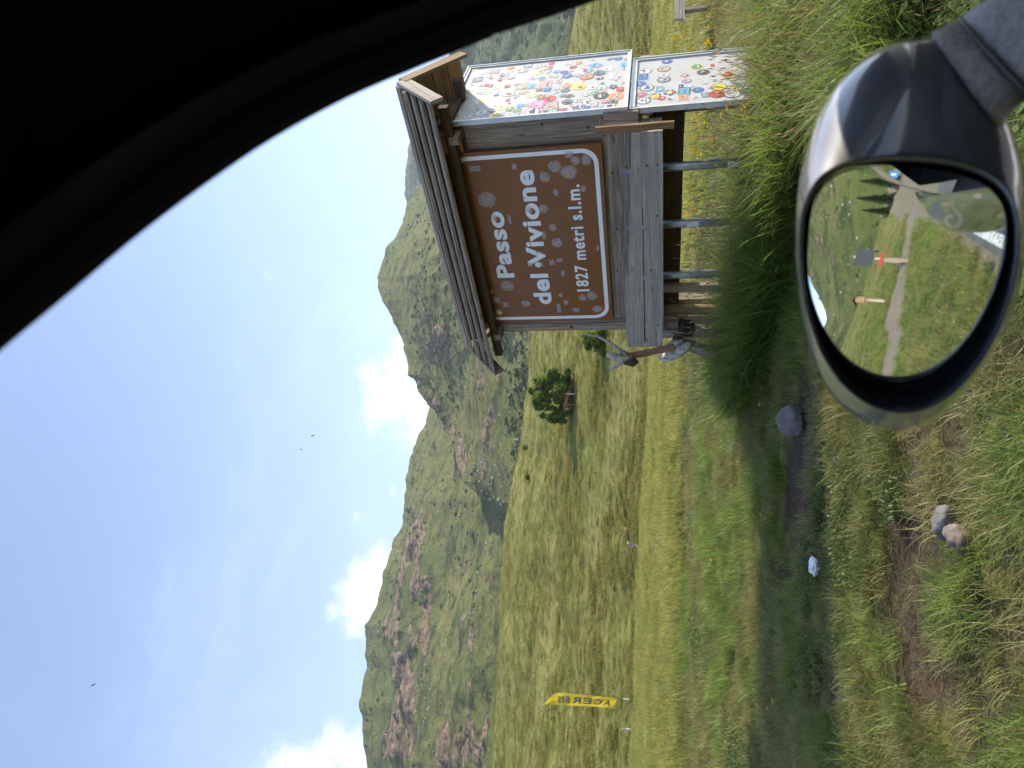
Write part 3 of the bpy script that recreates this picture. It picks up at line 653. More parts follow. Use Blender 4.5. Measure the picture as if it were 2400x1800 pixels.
def prism(name, pts, o0, o1, fn, material, parent, inner=None):
    bm = bmesh.new()
    f = [bm.verts.new(fn(x, y, o1)) for x, y in pts]; bk_ = [bm.verts.new(fn(x, y, o0)) for x, y in pts]
    n = len(pts)
    if inner is None:
        bm.faces.new(f); bm.faces.new(bk_[::-1])
    else:
        g = [bm.verts.new(fn(x, y, o1)) for x, y in inner]
        for k in range(n): bm.faces.new((f[k], f[(k + 1) % n], g[(k + 1) % n], g[k]))
    for k in range(n): bm.faces.new((f[k], bk_[k], bk_[(k + 1) % n], f[(k + 1) % n]))
    bmesh.ops.recalc_face_normals(bm, faces=bm.faces)
    return bm_obj(name, bm, material, parent)
HS = Z1 - Z0
prism('panel', rrect(0, 0, SW, HS, 0.012, 2), -0.022, 0.0, sgp, BROWN, sg)
prism('border', rrect(0.035, 0.035, SW - 0.035, HS - 0.035, 0.15), 0.0005, 0.002, sgp, SWHITE, sg, rrect(0.075, 0.075, SW - 0.075, HS - 0.075, 0.12))
def sline(txt, x0, x1, y, h, off, sp=1.0):
    """one line of the sign, every letter a part of its own"""
    def ext(t):
        me = text_mesh(t, 1.0, off, sp); xs = [v.co.x for v in me.vertices]; return me, min(xs), max(xs)
    whole, a0, a1 = ext(txt); k = (x1 - x0) / (a1 - a0); bpy.data.meshes.remove(whole)
    for i, ch in enumerate(txt):
        if ch == ' ': continue
        pm, p0, p1 = ext(txt[:i + 1]); bpy.data.meshes.remove(pm)
        me, c0_, c1_ = ext(ch)
        place_text('letter', me, sgp(x0 + (p1 - (c1_ - c0_) - a0) * k, y, 0.002), XD, YD, (c1_ - c0_) * k, h / 0.73, SWHITE, sg)
def spx(X, Y): s, z = tpix(X, Y, TS); return SW - 0.015 - s, z - Z0
# baselines and extents read off the photograph (photo pixel of line start and end)
x0, y0 = spx(1203, 650); x1, y1 = spx(1178, 495); sline('Passo', x0, x1, (y0 + y1) / 2, 0.178, 0.034, 1.08)
x0, y0 = spx(1294, 712); x1, y1 = spx(1246, 398); sline('del Vivione', x0, x1, (y0 + y1) / 2, 0.185, 0.034, 1.07)
x0, y0 = spx(1380, 682); x1, y1 = spx(1357, 432); sline('1827 metri s.l.m.', x0, x1, (y0 + y1) / 2, 0.128, 0.026, 1.14)
# marks of torn-off stickers
def residue():
    m, n, b = mat('torn_sticker_residue'); tc = n.new('ShaderNodeNewGeometry').outputs['Position']
    f = n.noise(tc, 130, 4, 0.75); at = n.new('ShaderNodeAttribute', attribute_name='edge').outputs['Fac']
    a = n.ramp(n.math('ADD', f, n.math('MULTIPLY', n.math('SUBTRACT', 0.5, at), 0.28)), 0.48, 0.54, 0, 0.72)
    tr = n.new('ShaderNodeBsdfTransparent'); mx = n.new('ShaderNodeMixShader'); n.l.new(a, mx.inputs[0]); n.l.new(tr.outputs[0], mx.inputs[1]); n.l.new(b.outputs[0], mx.inputs[2])
    n.put(b.inputs['Base Color'], (0.62, 0.58, 0.56)); b.inputs['Roughness'].default_value = 0.8
    n.l.new(mx.outputs[0], n.n['Material Output'].inputs[0]); return m
RES = residue()
def residue_mark(X, Y, wpx, hpx, round_=True, ang=0.0):
    cx, cy = spx(1020 + X * .2773, 320 + Y * .2773); a = wpx * .2773 * .0041 / 1.95; bq = hpx * .2773 * .0050 / 1.95
    pts = []
    nn_ = 20 if round_ else 4
    for k in range(nn_):
        th = 2 * math.pi * (k + (0 if round_ else 0.5)) / nn_
        q = (1 + random.uniform(-.1, .1)) if round_ else 1.3
        # photo x is down, photo y is left
        dx, dy = -math.sin(th) * bq * q, -math.cos(th) * a * q
        ca, sa_ = math.cos(ang), math.sin(ang); pts.append((cx + dx * ca - dy * sa_, cy + dx * sa_ + dy * ca))
    bm = bmesh.new(); c = bm.verts.new(sgp(cx, cy, 0.0034)); r1 = [bm.verts.new(sgp(cx + (x - cx) * .8, cy + (y - cy) * .8, 0.0034)) for x, y in pts]; rv = [bm.verts.new(sgp(x, y, 0.0034)) for x, y in pts]
    for k in range(nn_): bm.faces.new((c, r1[k], r1[(k + 1) % nn_])); bm.faces.new((r1[k], rv[k], rv[(k + 1) % nn_], r1[(k + 1) % nn_]))
    o = bm_obj('sticker_residue', bm, RES, sg); add_attr(o, 'edge', [0.35] + [0.45] * nn_ + [1.0] * nn_); return o
for a_ in ((435, 535, 175, 130), (500, 685, 65, 60), (795, 615, 75, 70), (925, 340, 95, 90), (1010, 250, 120, 100), (1130, 300, 150, 110), (1130, 150, 80, 55, 0), (1185, 200, 80, 75), (1275, 195, 90, 90), (915, 610, 95, 80), (1255, 440, 50, 60),
           (335, 270, 120, 50, 0), (668, 253, 50, 50, 0), (610, 1262, 150, 110), (765, 1410, 100, 70), (1030, 895, 110, 90), (995, 765, 70, 65, 0, .3), (920, 835, 40, 80, 0), (1080, 1155, 40, 60, 0), (985, 1060, 60, 60, 0), (1050, 1045, 70, 40),
           (1060, 1340, 45, 40), (1045, 1450, 45, 110, 0), (1105, 1400, 55, 60), (1190, 1465, 80, 50, 0), (1245, 1360, 80, 75), (1325, 1345, 110, 90), (1370, 1455, 100, 75), (520, 1380, 80, 70, 0), (470, 1310, 60, 40, 0), (800, 1080, 50, 50, 0), (905, 1080, 30, 50, 0), (1375, 940, 30, 60), (595, 1420, 70, 60, 0), (1020, 470, 50, 60), (630, 700, 30, 90, 0)):
    residue_mark(*a_)
bm = bmesh.new(); cx, cy = spx(1020 + 870 * .2773, 320 + 1080 * .2773); tube(bm, [sgp(cx, cy, 0.002), sgp(cx, cy, 0.008)], 0.034, 18); bm_obj('bolt_cover', bm, WHITE_LB, sg)  # white disc stands in for light glinting off a screw
bm = bmesh.new(); cx, cy = spx(1020 + 540 * .2773, 320 + 1485 * .2773); tube(bm, [sgp(cx, cy, 0.002), sgp(cx, cy, 0.0045)], 0.036, 18); bm_obj('round_sticker', bm, simple('pale_yellow_sticker', (0.55, 0.52, 0.33), 0.6, var=.4, vscale=60), sg)
for X, Y in ((1258, 592), (893, 978)):
    cx, cy = spx(1020 + X * .2773 if X < 1000 else X, 320 + Y * .2773 if X < 1000 else Y); bm = bmesh.new(); tube(bm, [sgp(cx, cy, 0.002), sgp(cx, cy, 0.007)], 0.012, 10); bm_obj('bolt', bm, STEEL, sg)

# ---------------------------------------------------------------- sticker boards
FRAME = simple('white_aluminium_frame', (0.55, 0.56, 0.57), 0.4, 0.3, var=0.1, vscale=8)
PANEL = simple('white_board_panel', (0.47, 0.46, 0.445), 0.55, var=0.06, vscale=6)
def print_mat():
    m, n, b = mat('printed_sticker'); c = n.new('ShaderNodeAttribute', attribute_name='Col').outputs['Color']
    pos = n.new('ShaderNodeNewGeometry').outputs['Position']
    fade = n.ramp(n.noise(pos, 40, 4, 0.7), 0.45, 0.8, 0, 0.22)
    n.put(b.inputs['Base Color'], n.mix(fade, c, (0.5, 0.48, 0.45))); b.inputs['Roughness'].default_value = 0.45
    return m
PRINT = print_mat()
PALET = dict(w=(.58, .57, .55), k=(.03, .03, .035), r=(.5, .045, .03), o=(.62, .24, .04), y=(.72, .55, .05), g=(.08, .25, .08), b=(.04, .11, .36), c=(.10, .34, .46), p=(.72, .16, .42), n=(.22, .13, .07), t=(.45, .36, .27), a=(.30, .30, .30), s=(.5, .49, .47), e=(.66, .6, .4), d=(.12, .14, .16), m=(.5, .33, .3))
def sticker(fn, u, v, du, dv, shape, cols, rot=0.0, par=None):
    """du, dv half sizes in metres along the board and up; layered flat print"""
    vs, fc, cl = [], [], []
    lay = [0.0]
    def poly(pts, col):
        lay[0] += 0.0006; i0 = len(vs)
        for a, b2 in pts:
            ca, sa_ = math.cos(rot), math.sin(rot); vs.append(fn(u + a * ca - b2 * sa_, v + a * sa_ + b2 * ca, 0.001 + lay[0])); cl.append(PALET[col] if isinstance(col, str) else col)
        fc.append(tuple(range(i0, len(vs))))
    def ell(cx, cy, a, b2, n=18): return [(cx + a * math.cos(2 * math.pi * k / n), cy + b2 * math.sin(2 * math.pi * k / n)) for k in range(n)]
    def rec(cx, cy, a, b2): return [(cx - a, cy - b2), (cx + a, cy - b2), (cx + a, cy + b2), (cx - a, cy + b2)]
    c = cols
    if shape == 'o':
        poly(ell(0, 0, du, dv), c[0]); poly(ell(0, 0, du * .84, dv * .84), c[1 % len(c)])
    elif shape == 'r': poly(rec(0, 0, du, dv), c[0]); poly(rec(0, 0, du * .88, dv * .84), c[1 % len(c)])
    elif shape == 't': poly([(-du, -dv), (du, -dv), (0, dv)], c[0]); poly([(-du * .75, -dv * .8), (du * .75, -dv * .8), (0, dv * .65)], c[1 % len(c)])
    elif shape == 's':
        pts = []
        for k in range(14):
            q = 1 + 0.28 * math.sin(k * 2.1 + u * 40) ; pts.append((du * q * .85 * math.cos(2 * math.pi * k / 14), dv * q * .85 * math.sin(2 * math.pi * k / 14)))
        poly(pts, c[0]); poly(ell(0, 0, du * .55, dv * .55, 10), c[1 % len(c)])
    rr2 = random.Random(int(u * 9173 + v * 7919 + 5))
    for k in range(rr2.randint(2, 4)):        # the motif: bars, blobs and small marks
        col = c[2 % len(c)] if k % 2 == 0 else c[-1]
        q = rr2.random(); ox, oy = rr2.uniform(-.35, .35) * du, rr2.uniform(-.35, .35) * dv
        if q < .4: poly(rec(0, oy, du * rr2.uniform(.35, .6), dv * rr2.uniform(.06, .14)), col)
        elif q < .8: poly(ell(ox, oy, du * rr2.uniform(.15, .35), dv * rr2.uniform(.15, .4), 9), col)
        else: poly([(ox - du * .3, oy - dv * .3), (ox + du * .35, oy - dv * .2), (ox, oy + dv * .4)], col)
    o = mesh_obj('sticker', [tuple(q) for q in vs], fc, PRINT, par)
    at = o.data.color_attributes.new('Col', 'FLOAT_COLOR', 'POINT'); at.data.foreach_set('color', np.array([(*q, 1) for q in cl], dtype=np.float32).ravel())
    return o
def sticker_board(label, s, t0, t1, z0, z1, fwid):
    e = empty('sticker_board', S(s, (t0 + t1) / 2, z0)); tag(e, label, 'board')
    fn = lambda t, z, o: S(s - o, t, z)
    bm = bmesh.new()
    pts = [(t0 + .005, z0 + .005), (t1 - .005, z0 + .005), (t1 - .005, z1 - .005), (t0 + .005, z1 - .005)]
    prism('panel', pts, -0.02, 0.0, fn, PANEL, e)
    for (a, b2, c, d) in ((t0, z0, t1, z0 + fwid), (t0, z1 - fwid, t1, z1), (t0, z0 + fwid, t0 + fwid, z1 - fwid), (t1 - fwid, z0 + fwid, t1, z1 - fwid)):
        prism('frame_bar', [(a, b2), (c, b2), (c, d), (a, d)], -0.025, 0.014, fn, FRAME, e)
    for (a, b2, c, d) in ((t0, z0, t1, z0 + fwid * .3), (t0, z1 - fwid * .3, t1, z1), (t0, z0 + fwid * .3, t0 + fwid * .3, z1 - fwid * .3), (t1 - fwid * .3, z0 + fwid * .3, t1, z1 - fwid * .3)):
        prism('frame_lip', [(a, b2), (c, b2), (c, d), (a, d)], 0.0145, 0.022, fn, FRAME, e)
    return e, fn
SB1 = -0.30; SB2 = -0.275
b1, f1 = sticker_board('tall white framed board covered in souvenir stickers under the gable', SB1, -0.035, 1.245, 1.545, 3.197, 0.04)
b2_, f2 = sticker_board('lower white framed board with fewer stickers sinking into the grass', SB2, -0.02, 1.09, 0.40, 1.533, 0.045)
L1 = [(1180,505,130,'o','pp w'),(1510,355,110,'o','yyen'),(1575,278,95,'o','koon'),(1275,455,85,'o','rrk'),(1130,558,115,'o','rwkk'),(1240,340,130,'r','mmtn'),(1130,355,75,'r','scca'),(1690,432,105,'o','kkyw'),(1810,438,115,'o','oocw'),(1855,380,80,'o','rryk'),
 (1615,498,90,'o','rwra'),(1755,522,100,'r','rwrk'),(1845,518,60,'o','yegr'),(1415,480,80,'o','kdak'),(1495,468,70,'r','awda'),(1205,445,70,'r','nnoy'),(885,525,90,'o','yeya'),(950,540,60,'r','ggew'),(935,465,45,'r','rrm'),(870,305,40,'r','rrm'),(840,360,70,'r','eeye'),
 (710,465,110,'r','weyy'),(805,555,60,'s','kkw'),(720,570,90,'o','awas'),(820,585,70,'o','yyen'),(505,560,80,'o','etok'),(510,600,80,'o','ette'),(610,600,70,'o','awaa'),(680,545,80,'o','ttnw'),(600,545,50,'o','asaw'),(1680,245,90,'o','kdgk'),(1880,180,80,'r','ccbw'),(1830,130,60,'o','bbwb'),
 (1760,135,50,'s','kkw'),(1640,185,90,'s','ccbw'),(1415,270,75,'o','bbcw'),(1390,240,60,'o','bbwb'),(1185,240,85,'o','yetn'),(1060,230,90,'s','assa'),(1270,205,65,'r','rmmr'),(1465,198,60,'o','rnno'),(1510,165,50,'r','ooyo'),(1800,275,100,'o','swss'),(1875,325,45,'r','rwr'),(1790,360,70,'s','kdak'),
 (1690,365,80,'o','gwsc'),(1715,392,50,'r','mmwr'),(1625,360,80,'r','wwkr'),(1575,420,60,'o','gwgg'),(1415,350,70,'o','oomt'),(1400,388,70,'o','bdba'),(1330,372,60,'r','assa'),(1255,382,65,'r','cbca'),(1190,382,60,'r','nntn'),(1125,425,90,'o','yeee'),(1060,405,60,'o','omte'),(1045,355,110,'r','ttes'),
 (940,415,90,'o','awar'),(1010,340,50,'o','aasa'),(830,235,80,'r','ntta'),(800,288,45,'o','ttn'),(690,300,90,'r','adas'),(750,235,100,'o','swas'),(910,262,80,'r','sasa'),(1170,190,80,'r','swaa'),(700,405,60,'o','swas'),(760,400,80,'o','eett'),(600,395,90,'o','emrg'),(545,475,80,'r','mrba'),(840,425,50,'s','bbc'),
 (800,350,50,'r','nnt'),(765,345,50,'r','mrmr'),(1000,435,45,'o','asas'),(1035,510,60,'o','accw'),(1100,505,70,'s','asaw'),(1010,550,70,'o','aggs'),(1025,578,60,'r','saas'),(970,580,70,'s','asss'),(1220,567,60,'o','kkaw'),(1300,555,75,'o','ccyw'),(1375,552,65,'r','krrk'),(1280,515,120,'r','ntmn'),(1500,530,90,'s','kwka'),
 (1570,535,80,'r','wbbc'),(1665,530,60,'o','ccoc'),(1785,483,65,'o','kdgk'),(1900,135,50,'o','wrgs'),(1875,210,50,'o','swkk'),(1290,170,50,'o','rrmr'),(1330,235,60,'o','accs'),(1210,290,70,'o','scca'),(1130,285,80,'o','swbb'),(1310,275,55,'t','nete'),(1340,310,75,'o','mwmm'),(1500,265,70,'s','assg'),(1680,290,60,'s','kkww'),
 (1440,230,50,'o','mmws'),(960,285,60,'o','ttse'),(890,270,50,'o','cbsa'),(960,205,60,'o','tooe'),(660,220,60,'r','eeye'),(930,355,50,'r','nnaa'),(720,345,60,'o','asas'),(560,400,60,'r','egem'),(1080,370,60,'s','eats'),(1290,410,60,'o','cwcs'),(1700,330,50,'s','wkak'),(1430,432,60,'o','knrk'),(1380,432,70,'s','adda'),(1640,410,60,'s','gwgg'),(1570,482,80,'r','kwkw'),(1720,480,50,'o','arws'),(1100,190,70,'o','ksaw'),(1420,165,70,'o','swas'),(1590,228,70,'o','accs'),(1560,225,40,'r','rrg'),(1740,215,80,'r','wwaa')]
for zx, zy, dm, sh, c in L1:
    t, z = spix(920 + .2893 * zx, 100 + .2893 * zy, SB1); h_ = dm * .00072
    sticker(f1, t, z, h_ * random.uniform(.92, 1.05), h_ * (random.uniform(.55, .95) if sh == 'r' else random.uniform(.88, 1.0)), sh, [x for x in c if x != ' '], random.uniform(-.15, .15), b1)
for k in range(95):                            # small pale ones between
    t = random.uniform(0.05, 1.15); z = random.uniform(1.65, 3.1)
    h_ = random.uniform(.014, .026)
    sticker(f1, t, z, h_, h_ * random.uniform(.5, 1), random.choice('oors'), random.choice(['swas', 'sasa', 'etes', 'mwms', 'ascw', 'asaw', 'tsea', 'bwsa']), random.uniform(-.3, .3), b1).location.x += 0
L2 = [(335,215,150,'r','kroy'),(570,205,105,'o','bbcw'),(330,310,130,'o','gwrg'),(315,372,150,'r','wbcb'),(535,285,130,'o','ntns'),(535,350,110,'o','awas'),(535,400,125,'o','kadw'),(285,445,100,'o','bbwb'),(350,490,135,'o','kwbk'),(480,463,65,'o','awts'),(495,507,90,'r','ccew'),(290,563,105,'o','mrmm'),(400,545,85,'o','gsgt'),
 (425,590,120,'t','kyyr'),(510,600,80,'o','rrwm'),(315,630,130,'o','kwkd'),(600,540,120,'s','kwyr'),(600,610,90,'s','wada'),(720,473,75,'r','kkwd'),(755,525,160,'r','kcbw'),(745,590,120,'r','wobs'),(905,512,105,'o','bbcb'),(780,415,90,'o','bmba'),(980,565,95,'r','kads'),(1115,555,150,'o','rrok'),(1275,555,150,'o','kwas'),(1435,535,150,'s','bbwc'),
 (1130,480,140,'o','gyyg'),(960,320,120,'o','nkta'),(890,260,120,'o','yggw'),(1060,245,60,'r','rrm'),(1230,345,120,'o','yren'),(1450,460,100,'s','bbws'),(835,465,75,'o','swas'),(215,590,90,'r','wggw'),(760,355,80,'s','rwas'),(880,590,70,'r','wsas')]
for zx, zy, dm, sh, c in L2:
    t, z = spix(1440 + .217 * zx, 100 + .217 * zy, SB2); h_ = dm * .00052
    if z < 0.5 or t > 1.0: continue
    sticker(f2, t, z, h_ * 1.0, h_ * (random.uniform(.5, .8) if sh == 'r' else .95), sh, c, random.uniform(-.1, .1), b2_)

# ---------------------------------------------------------------- yellow feather flag
FLP = gpix(1484, 1641); FR = FLP.length
def fpt(X, Y, off=0.0):
    r = ray(X, Y); k = (FLP.y - off) / r.y; return EYE + r * k
flag = empty('feather_flag', FLP); tag(flag, 'yellow feather flag with grey lettering seen from behind, on the meadow', 'flag')
m, n, b = mat('yellow_flag_cloth'); tcf = n.new('ShaderNodeNewGeometry').outputs['Position']
n.put(b.inputs['Base Color'], (0.78, 0.58, 0.03)); b.inputs['Roughness'].default_value = 0.7
trn = n.new('ShaderNodeBsdfTranslucent'); n.put(trn.inputs[0], (0.8, 0.6, 0.03)); mxs = n.new('ShaderNodeMixShader'); mxs.inputs[0].default_value = 0.35
n.l.new(b.outputs[0], mxs.inputs[1]); n.l.new(trn.outputs[0], mxs.inputs[2]); n.l.new(mxs.outputs[0], n.n['Material Output'].inputs[0]); YEL = m
pole_line = [(1276, 1649), (1288, 1634), (1300, 1626), (1315, 1623), (1335, 1624), (1380, 1629), (1420, 1633), (1448, 1636)]
free_line = [(1275.5, 1650), (1288, 1650.5), (1302, 1651.5), (1318, 1653), (1338, 1654), (1376, 1655), (1410, 1657.5), (1437, 1661)]
def fl(u, v):                                  # u along the flag 0..1, v from pole 0 to free edge 1
    k = u * (len(pole_line) - 1); i = min(int(k), len(pole_line) - 2); q = k - i
    a = [pole_line[i][j] * (1 - q) + pole_line[i + 1][j] * q for j in (0, 1)]; c = [free_line[i][j] * (1 - q) + free_line[i + 1][j] * q for j in (0, 1)]
    X, Y = a[0] * (1 - v) + c[0] * v, a[1] * (1 - v) + c[1] * v
    wv = 0.05 * math.sin(v * 5 + u * 7) + 0.035 * math.sin(u * 23 + v * 3)
    return X, Y, wv
nu, nvv = 40, 8; vs = []; fcs = []
for i in range(nu + 1):
    for j in range(nvv + 1):
        X, Y, o = fl(i / nu, j / nvv); vs.append(fpt(X, Y, o))
for i in range(nu):
    for j in range(nvv): a = i * (nvv + 1) + j; fcs.append((a, a + 1, a + nvv + 2, a + nvv + 1))
mesh_obj('cloth', vs, fcs, YEL, flag, True)
GREYT = simple('grey_flag_print', (0.16, 0.14, 0.13), 0.7)
def flag_letter(ch, u0, u1):                   # the letter is seen through the cloth, so it is reversed
    me = text_mesh(ch, 1.0, 0.03); bm = bmesh.new(); bm.from_mesh(me); bpy.data.meshes.remove(me)
    bmesh.ops.delete(bm, geom=[f for f in bm.faces if f.normal.z < 0.5], context='FACES')
    bmesh.ops.subdivide_edges(bm, edges=bm.edges, cuts=2, use_grid_fill=False)
    xs = [q.co.x for q in bm.verts]; ys = [q.co.y for q in bm.verts]; x0, x1, y0, y1 = min(xs), max(xs), min(ys), max(ys)
    for q in bm.verts:
        a = (q.co.x - x0) / (x1 - x0); bb = (q.co.y - y0) / (y1 - y0)
        X, Y, o = fl(u0 + (u1 - u0) * a, 0.80 - 0.52 * bb); q.co = fpt(X, Y, o + 0.012)
    bm_obj('letter', bm, GREYT, flag)
us = [0.955, 0.85, 0.755, 0.665, 0.57, 0.475, 0.425, 0.325]
for i, ch in enumerate('ACERBIS'): flag_letter(ch, us[i] - 0.006, us[i + 1] + 0.012)
POLE = simple('flag_pole_fibre', (0.05, 0.05, 0.055), 0.4); POLEW = simple('pale_pole', (0.6, 0.6, 0.6), 0.4)
tube_obj('pole', [fpt(*p, 0.0) for p in pole_line], 0.013, POLE, flag, 7)
tube_obj('pole_sleeve', [fpt(1448, 1636), fpt(1460, 1637.5)], 0.018, POLE, flag, 8); tube_obj('pole_foot', [fpt(1460, 1637.5), fpt(1488, 1641)], 0.022, POLEW, flag, 8)

# ---------------------------------------------------------------- wood lying on the meadow
def ppt(X, Y, r): return at_r(X, Y, r)
W_LOG = simple('bleached_log', (0.34, 0.29, 0.23), 0.9, var=0.4, vscale=6, bump=0.5)
g = gpix(1485, 1710); br = empty('fallen_branch', g); tag(br, 'thin pale branch lying on the grass beside the flag foot', 'branch')
rr_ = math.hypot(FLP.x, FLP.y)
tube_obj('stem', [ppt(1484, 1645, rr_), ppt(1481, 1665, rr_), ppt(1480, 1685, rr_), ppt(1477, 1705, rr_)], [0.07, 0.035, 0.03, 0.04], W_LOG, br, 6)
tube_obj('stump', [ppt(1474, 1711, rr_), ppt(1468, 1710, rr_), ppt(1483, 1712, rr_)], [0.05, 0.11, 0.09], W_LOG, br, 7)
tube_obj('twig', [ppt(1472, 1709, rr_), ppt(1462, 1708, rr_), ppt(1450, 1712, rr_)], [0.03, 0.02, 0.01], W_LOG, br, 5)
g = gpix(1502, 1290); RL = math.hypot(g.x, g.y); lg = empty('old_log', g); tag(lg, 'broken grey log with a snapped stub in the long grass', 'log')
tube_obj('trunk', [ppt(1470, 1272, RL), ppt(1477, 1275, RL), ppt(1492, 1279, RL), ppt(1501, 1290, RL), ppt(1508, 1312, RL), ppt(1512, 1345, RL)], [0.08, 0.12, 0.09, 0.08, 0.11, 0.08], W_LOG, lg, 8)
tube_obj('stub', [ppt(1464, 1236, RL), ppt(1470, 1248, RL), ppt(1473, 1266, RL)], [0.07, 0.10, 0.10], simple('red_rotten_wood', (0.22, 0.11, 0.06), 0.9, var=.4, vscale=9), lg, 8)

# ---------------------------------------------------------------- stones
def stone(loc, sx, sy, sz, material, label, rot=0.0, seed=0):
    bm = bmesh.new(); bmesh.ops.create_icosphere(bm, subdivisions=4, radius=1.0); rs_ = random.Random(seed); o3 = Vector((rs_.uniform(0, 50), rs_.uniform(0, 50), rs_.uniform(0, 50)))
    from mathutils import noise as mn
    for q in bm.verts:
        p = q.co.copy(); d = 1 + 0.30 * mn.noise(p * 0.9 + o3) + 0.12 * mn.noise(p * 2.3 + o3) + 0.05 * mn.noise(p * 6 + o3)
        p = p * d; p.z = max(p.z, -0.6)
        q.co = Vector((p.x * sx, p.y * sy, p.z * sz))
    o = bm_obj('stone', bm, material, None, True); o.location = loc; o.rotation_euler.z = rot; return tag(o, label, 'stone')
m, n, b = mat('grey_field_stone'); tcs = n.new('ShaderNodeTexCoord').outputs['Object']
f1_ = n.noise(tcs, 9, 6, 0.7); f2_ = n.noise(tcs, 45, 5, 0.75)
c = n.mix(n.ramp(f1_, 0.3, 0.7), (0.09, 0.086, 0.085), (0.19, 0.182, 0.175)); c = n.mix(n.ramp(f2_, 0.5, 0.75, 0, 0.6), c, (0.09, 0.085, 0.08)); n.put(b.inputs['Base Color'], c); b.inputs['Roughness'].default_value = 0.9
n.l.new(n.bump(n.math('ADD', f1_, n.math('MULTIPLY', f2_, 0.5)), 0.7, 0.012), b.inputs['Normal']); STONE = m
PSTONE = simple('pinkish_stone', (0.17, 0.13, 0.11), 0.9, var=0.3, vscale=25, bump=0.5)
def spot(X, Y, dz=0.0): g = gpix(X, Y); return g + UPZ * dz
stone(spot(1868, 988, 0.04), 0.12, 0.115, 0.11, STONE, 'rounded grey boulder beside the red earth patch', 0.4, 3)
stone(spot(2240, 1225, 0.035), 0.065, 0.05, 0.055, STONE, 'speckled dark grey stone, the upper of two touching stones', 0.2, 8)
stone(spot(2266, 1262, 0.03), 0.058, 0.05, 0.05, PSTONE, 'pinkish stone, the lower of two touching stones', 1.2, 12)
stone(spot(1972, 1085, 0.01), 0.06, 0.05, 0.05, STONE, 'small half-buried stone in the grass near the mirror tip', 0.9, 17)
stone(spot(1925, 1085, 0.0), 0.07, 0.05, 0.03, STONE, 'flat stone edge showing in the worn track', 0.1, 19)
rag = empty('crumpled_paper', spot(1925, 1328)); tag(rag, 'crumpled white paper scrap lying in the shaded grass', 'litter')
bm = bmesh.new(); bmesh.ops.create_icosphere(bm, subdivisions=3, radius=0.045)
for q in bm.verts: q.co = Vector((q.co.x * random.uniform(.6, 1.2) * 1.5, q.co.y * random.uniform(.6, 1.2), q.co.z * random.uniform(.3, 1.0))) + rag.location + UPZ * 0.05
bm_obj('sheet', bm, simple('white_paper', (0.75, 0.76, 0.8), 0.8), rag)

# ---------------------------------------------------------------- bench at the right edge
bp = at_r(1605, 44, 13.5); bgz = gz(bp.x, bp.y)
bn = empty('bench', (bp.x, bp.y, bgz)); tag(bn, 'weathered plank bench partly outside the right edge of the view', 'bench')
bd = Vector((0.87, 0.5, 0))
for X0, wd in ((1586, 0.07), (1594, 0.055), (1602, 0.05)):
    p = at_r(X0, 46, 13.5); board('plank', p, p + bd * 1.8, wd, 0.035, UPZ, W_PALE, bn)
for k in (0.25, 1.5): p = at_r(1604, 46, 13.52) + bd * k; board('leg', Vector((p.x, p.y, gz(p.x, p.y) - .1)), p, 0.09, 0.07, bd, W_GREY, bn)

# ---------------------------------------------------------------- tree, shrubs, cow
def leaf_mat(name, a, bcol, tr=0.3):
    m, n, b = mat(name); pos = n.new('ShaderNodeNewGeometry').outputs['Position']
    f = n.noise(pos, 0.9, 4, 0.6); rnd = n.noise(pos, 7.0, 2, 0.5)
    c = n.mix(n.ramp(n.math('ADD', n.math('MULTIPLY', f, .5), n.math('MULTIPLY', rnd, .5)), 0.38, 0.62), a, bcol)
    n.put(b.inputs['Base Color'], c); b.inputs['Roughness'].default_value = 0.65; b.inputs['Specular IOR Level'].default_value = 0.25
    t = n.new('ShaderNodeBsdfTranslucent'); n.l.new(c, t.inputs[0]); mx = n.new('ShaderNodeMixShader'); mx.inputs[0].default_value = tr
    n.l.new(b.outputs[0], mx.inputs[1]); n.l.new(t.outputs[0], mx.inputs[2]); n.l.new(mx.outputs[0], n.n['Material Output'].inputs[0]); return m
LEAF = leaf_mat('alder_leaves', (0.115, 0.18, 0.036), (0.22, 0.285, 0.065), .5); NEEDLE = leaf_mat('spruce_needles', (0.016, 0.032, 0.014), (0.04, 0.062, 0.022), 0.15)
BARK = simple('grey_brown_bark', (0.09, 0.07, 0.055), 0.9, var=.3, vscale=8)
def foliage(lobes, n, leaf, rng):
    """many small leaf-sized faces through a set of ellipsoid lobes (centre, radii)"""
    vs, fc = [], []
    tot = sum(l[1][0] * l[1][1] * l[1][2] for l in lobes)
    for c, rad in lobes:
        k = int(n * rad[0] * rad[1] * rad[2] / tot)
        for _ in range(k):
            d = Vector((rng.gauss(0, 1), rng.gauss(0, 1), rng.gauss(0, 1))).normalized() * (rng.random() ** 0.5)
            if vn(np.array([d.x * 2.6 + c[0] * 3]), np.array([d.z * 2.6 + d.y + c[2] * 3]), 3)[0] < 0.36: continue
            p = Vector(c) + Vector((d.x * rad[0], d.y * rad[1], d.z * rad[2]))
            a = Vector((rng.gauss(0, 1), rng.gauss(0, 1), rng.gauss(0, .6))).normalized(); q = a.cross(Vector((rng.gauss(0, 1), rng.gauss(0, 1), rng.gauss(0, 1)))).normalized()
            s = leaf * rng.uniform(.6, 1.3); i = len(vs)
            vs += [p - a * s, p + q * s * .55, p + a * s, p - q * s * .55]; fc.append((i, i + 1, i + 2, i + 3))
    return vs, fc
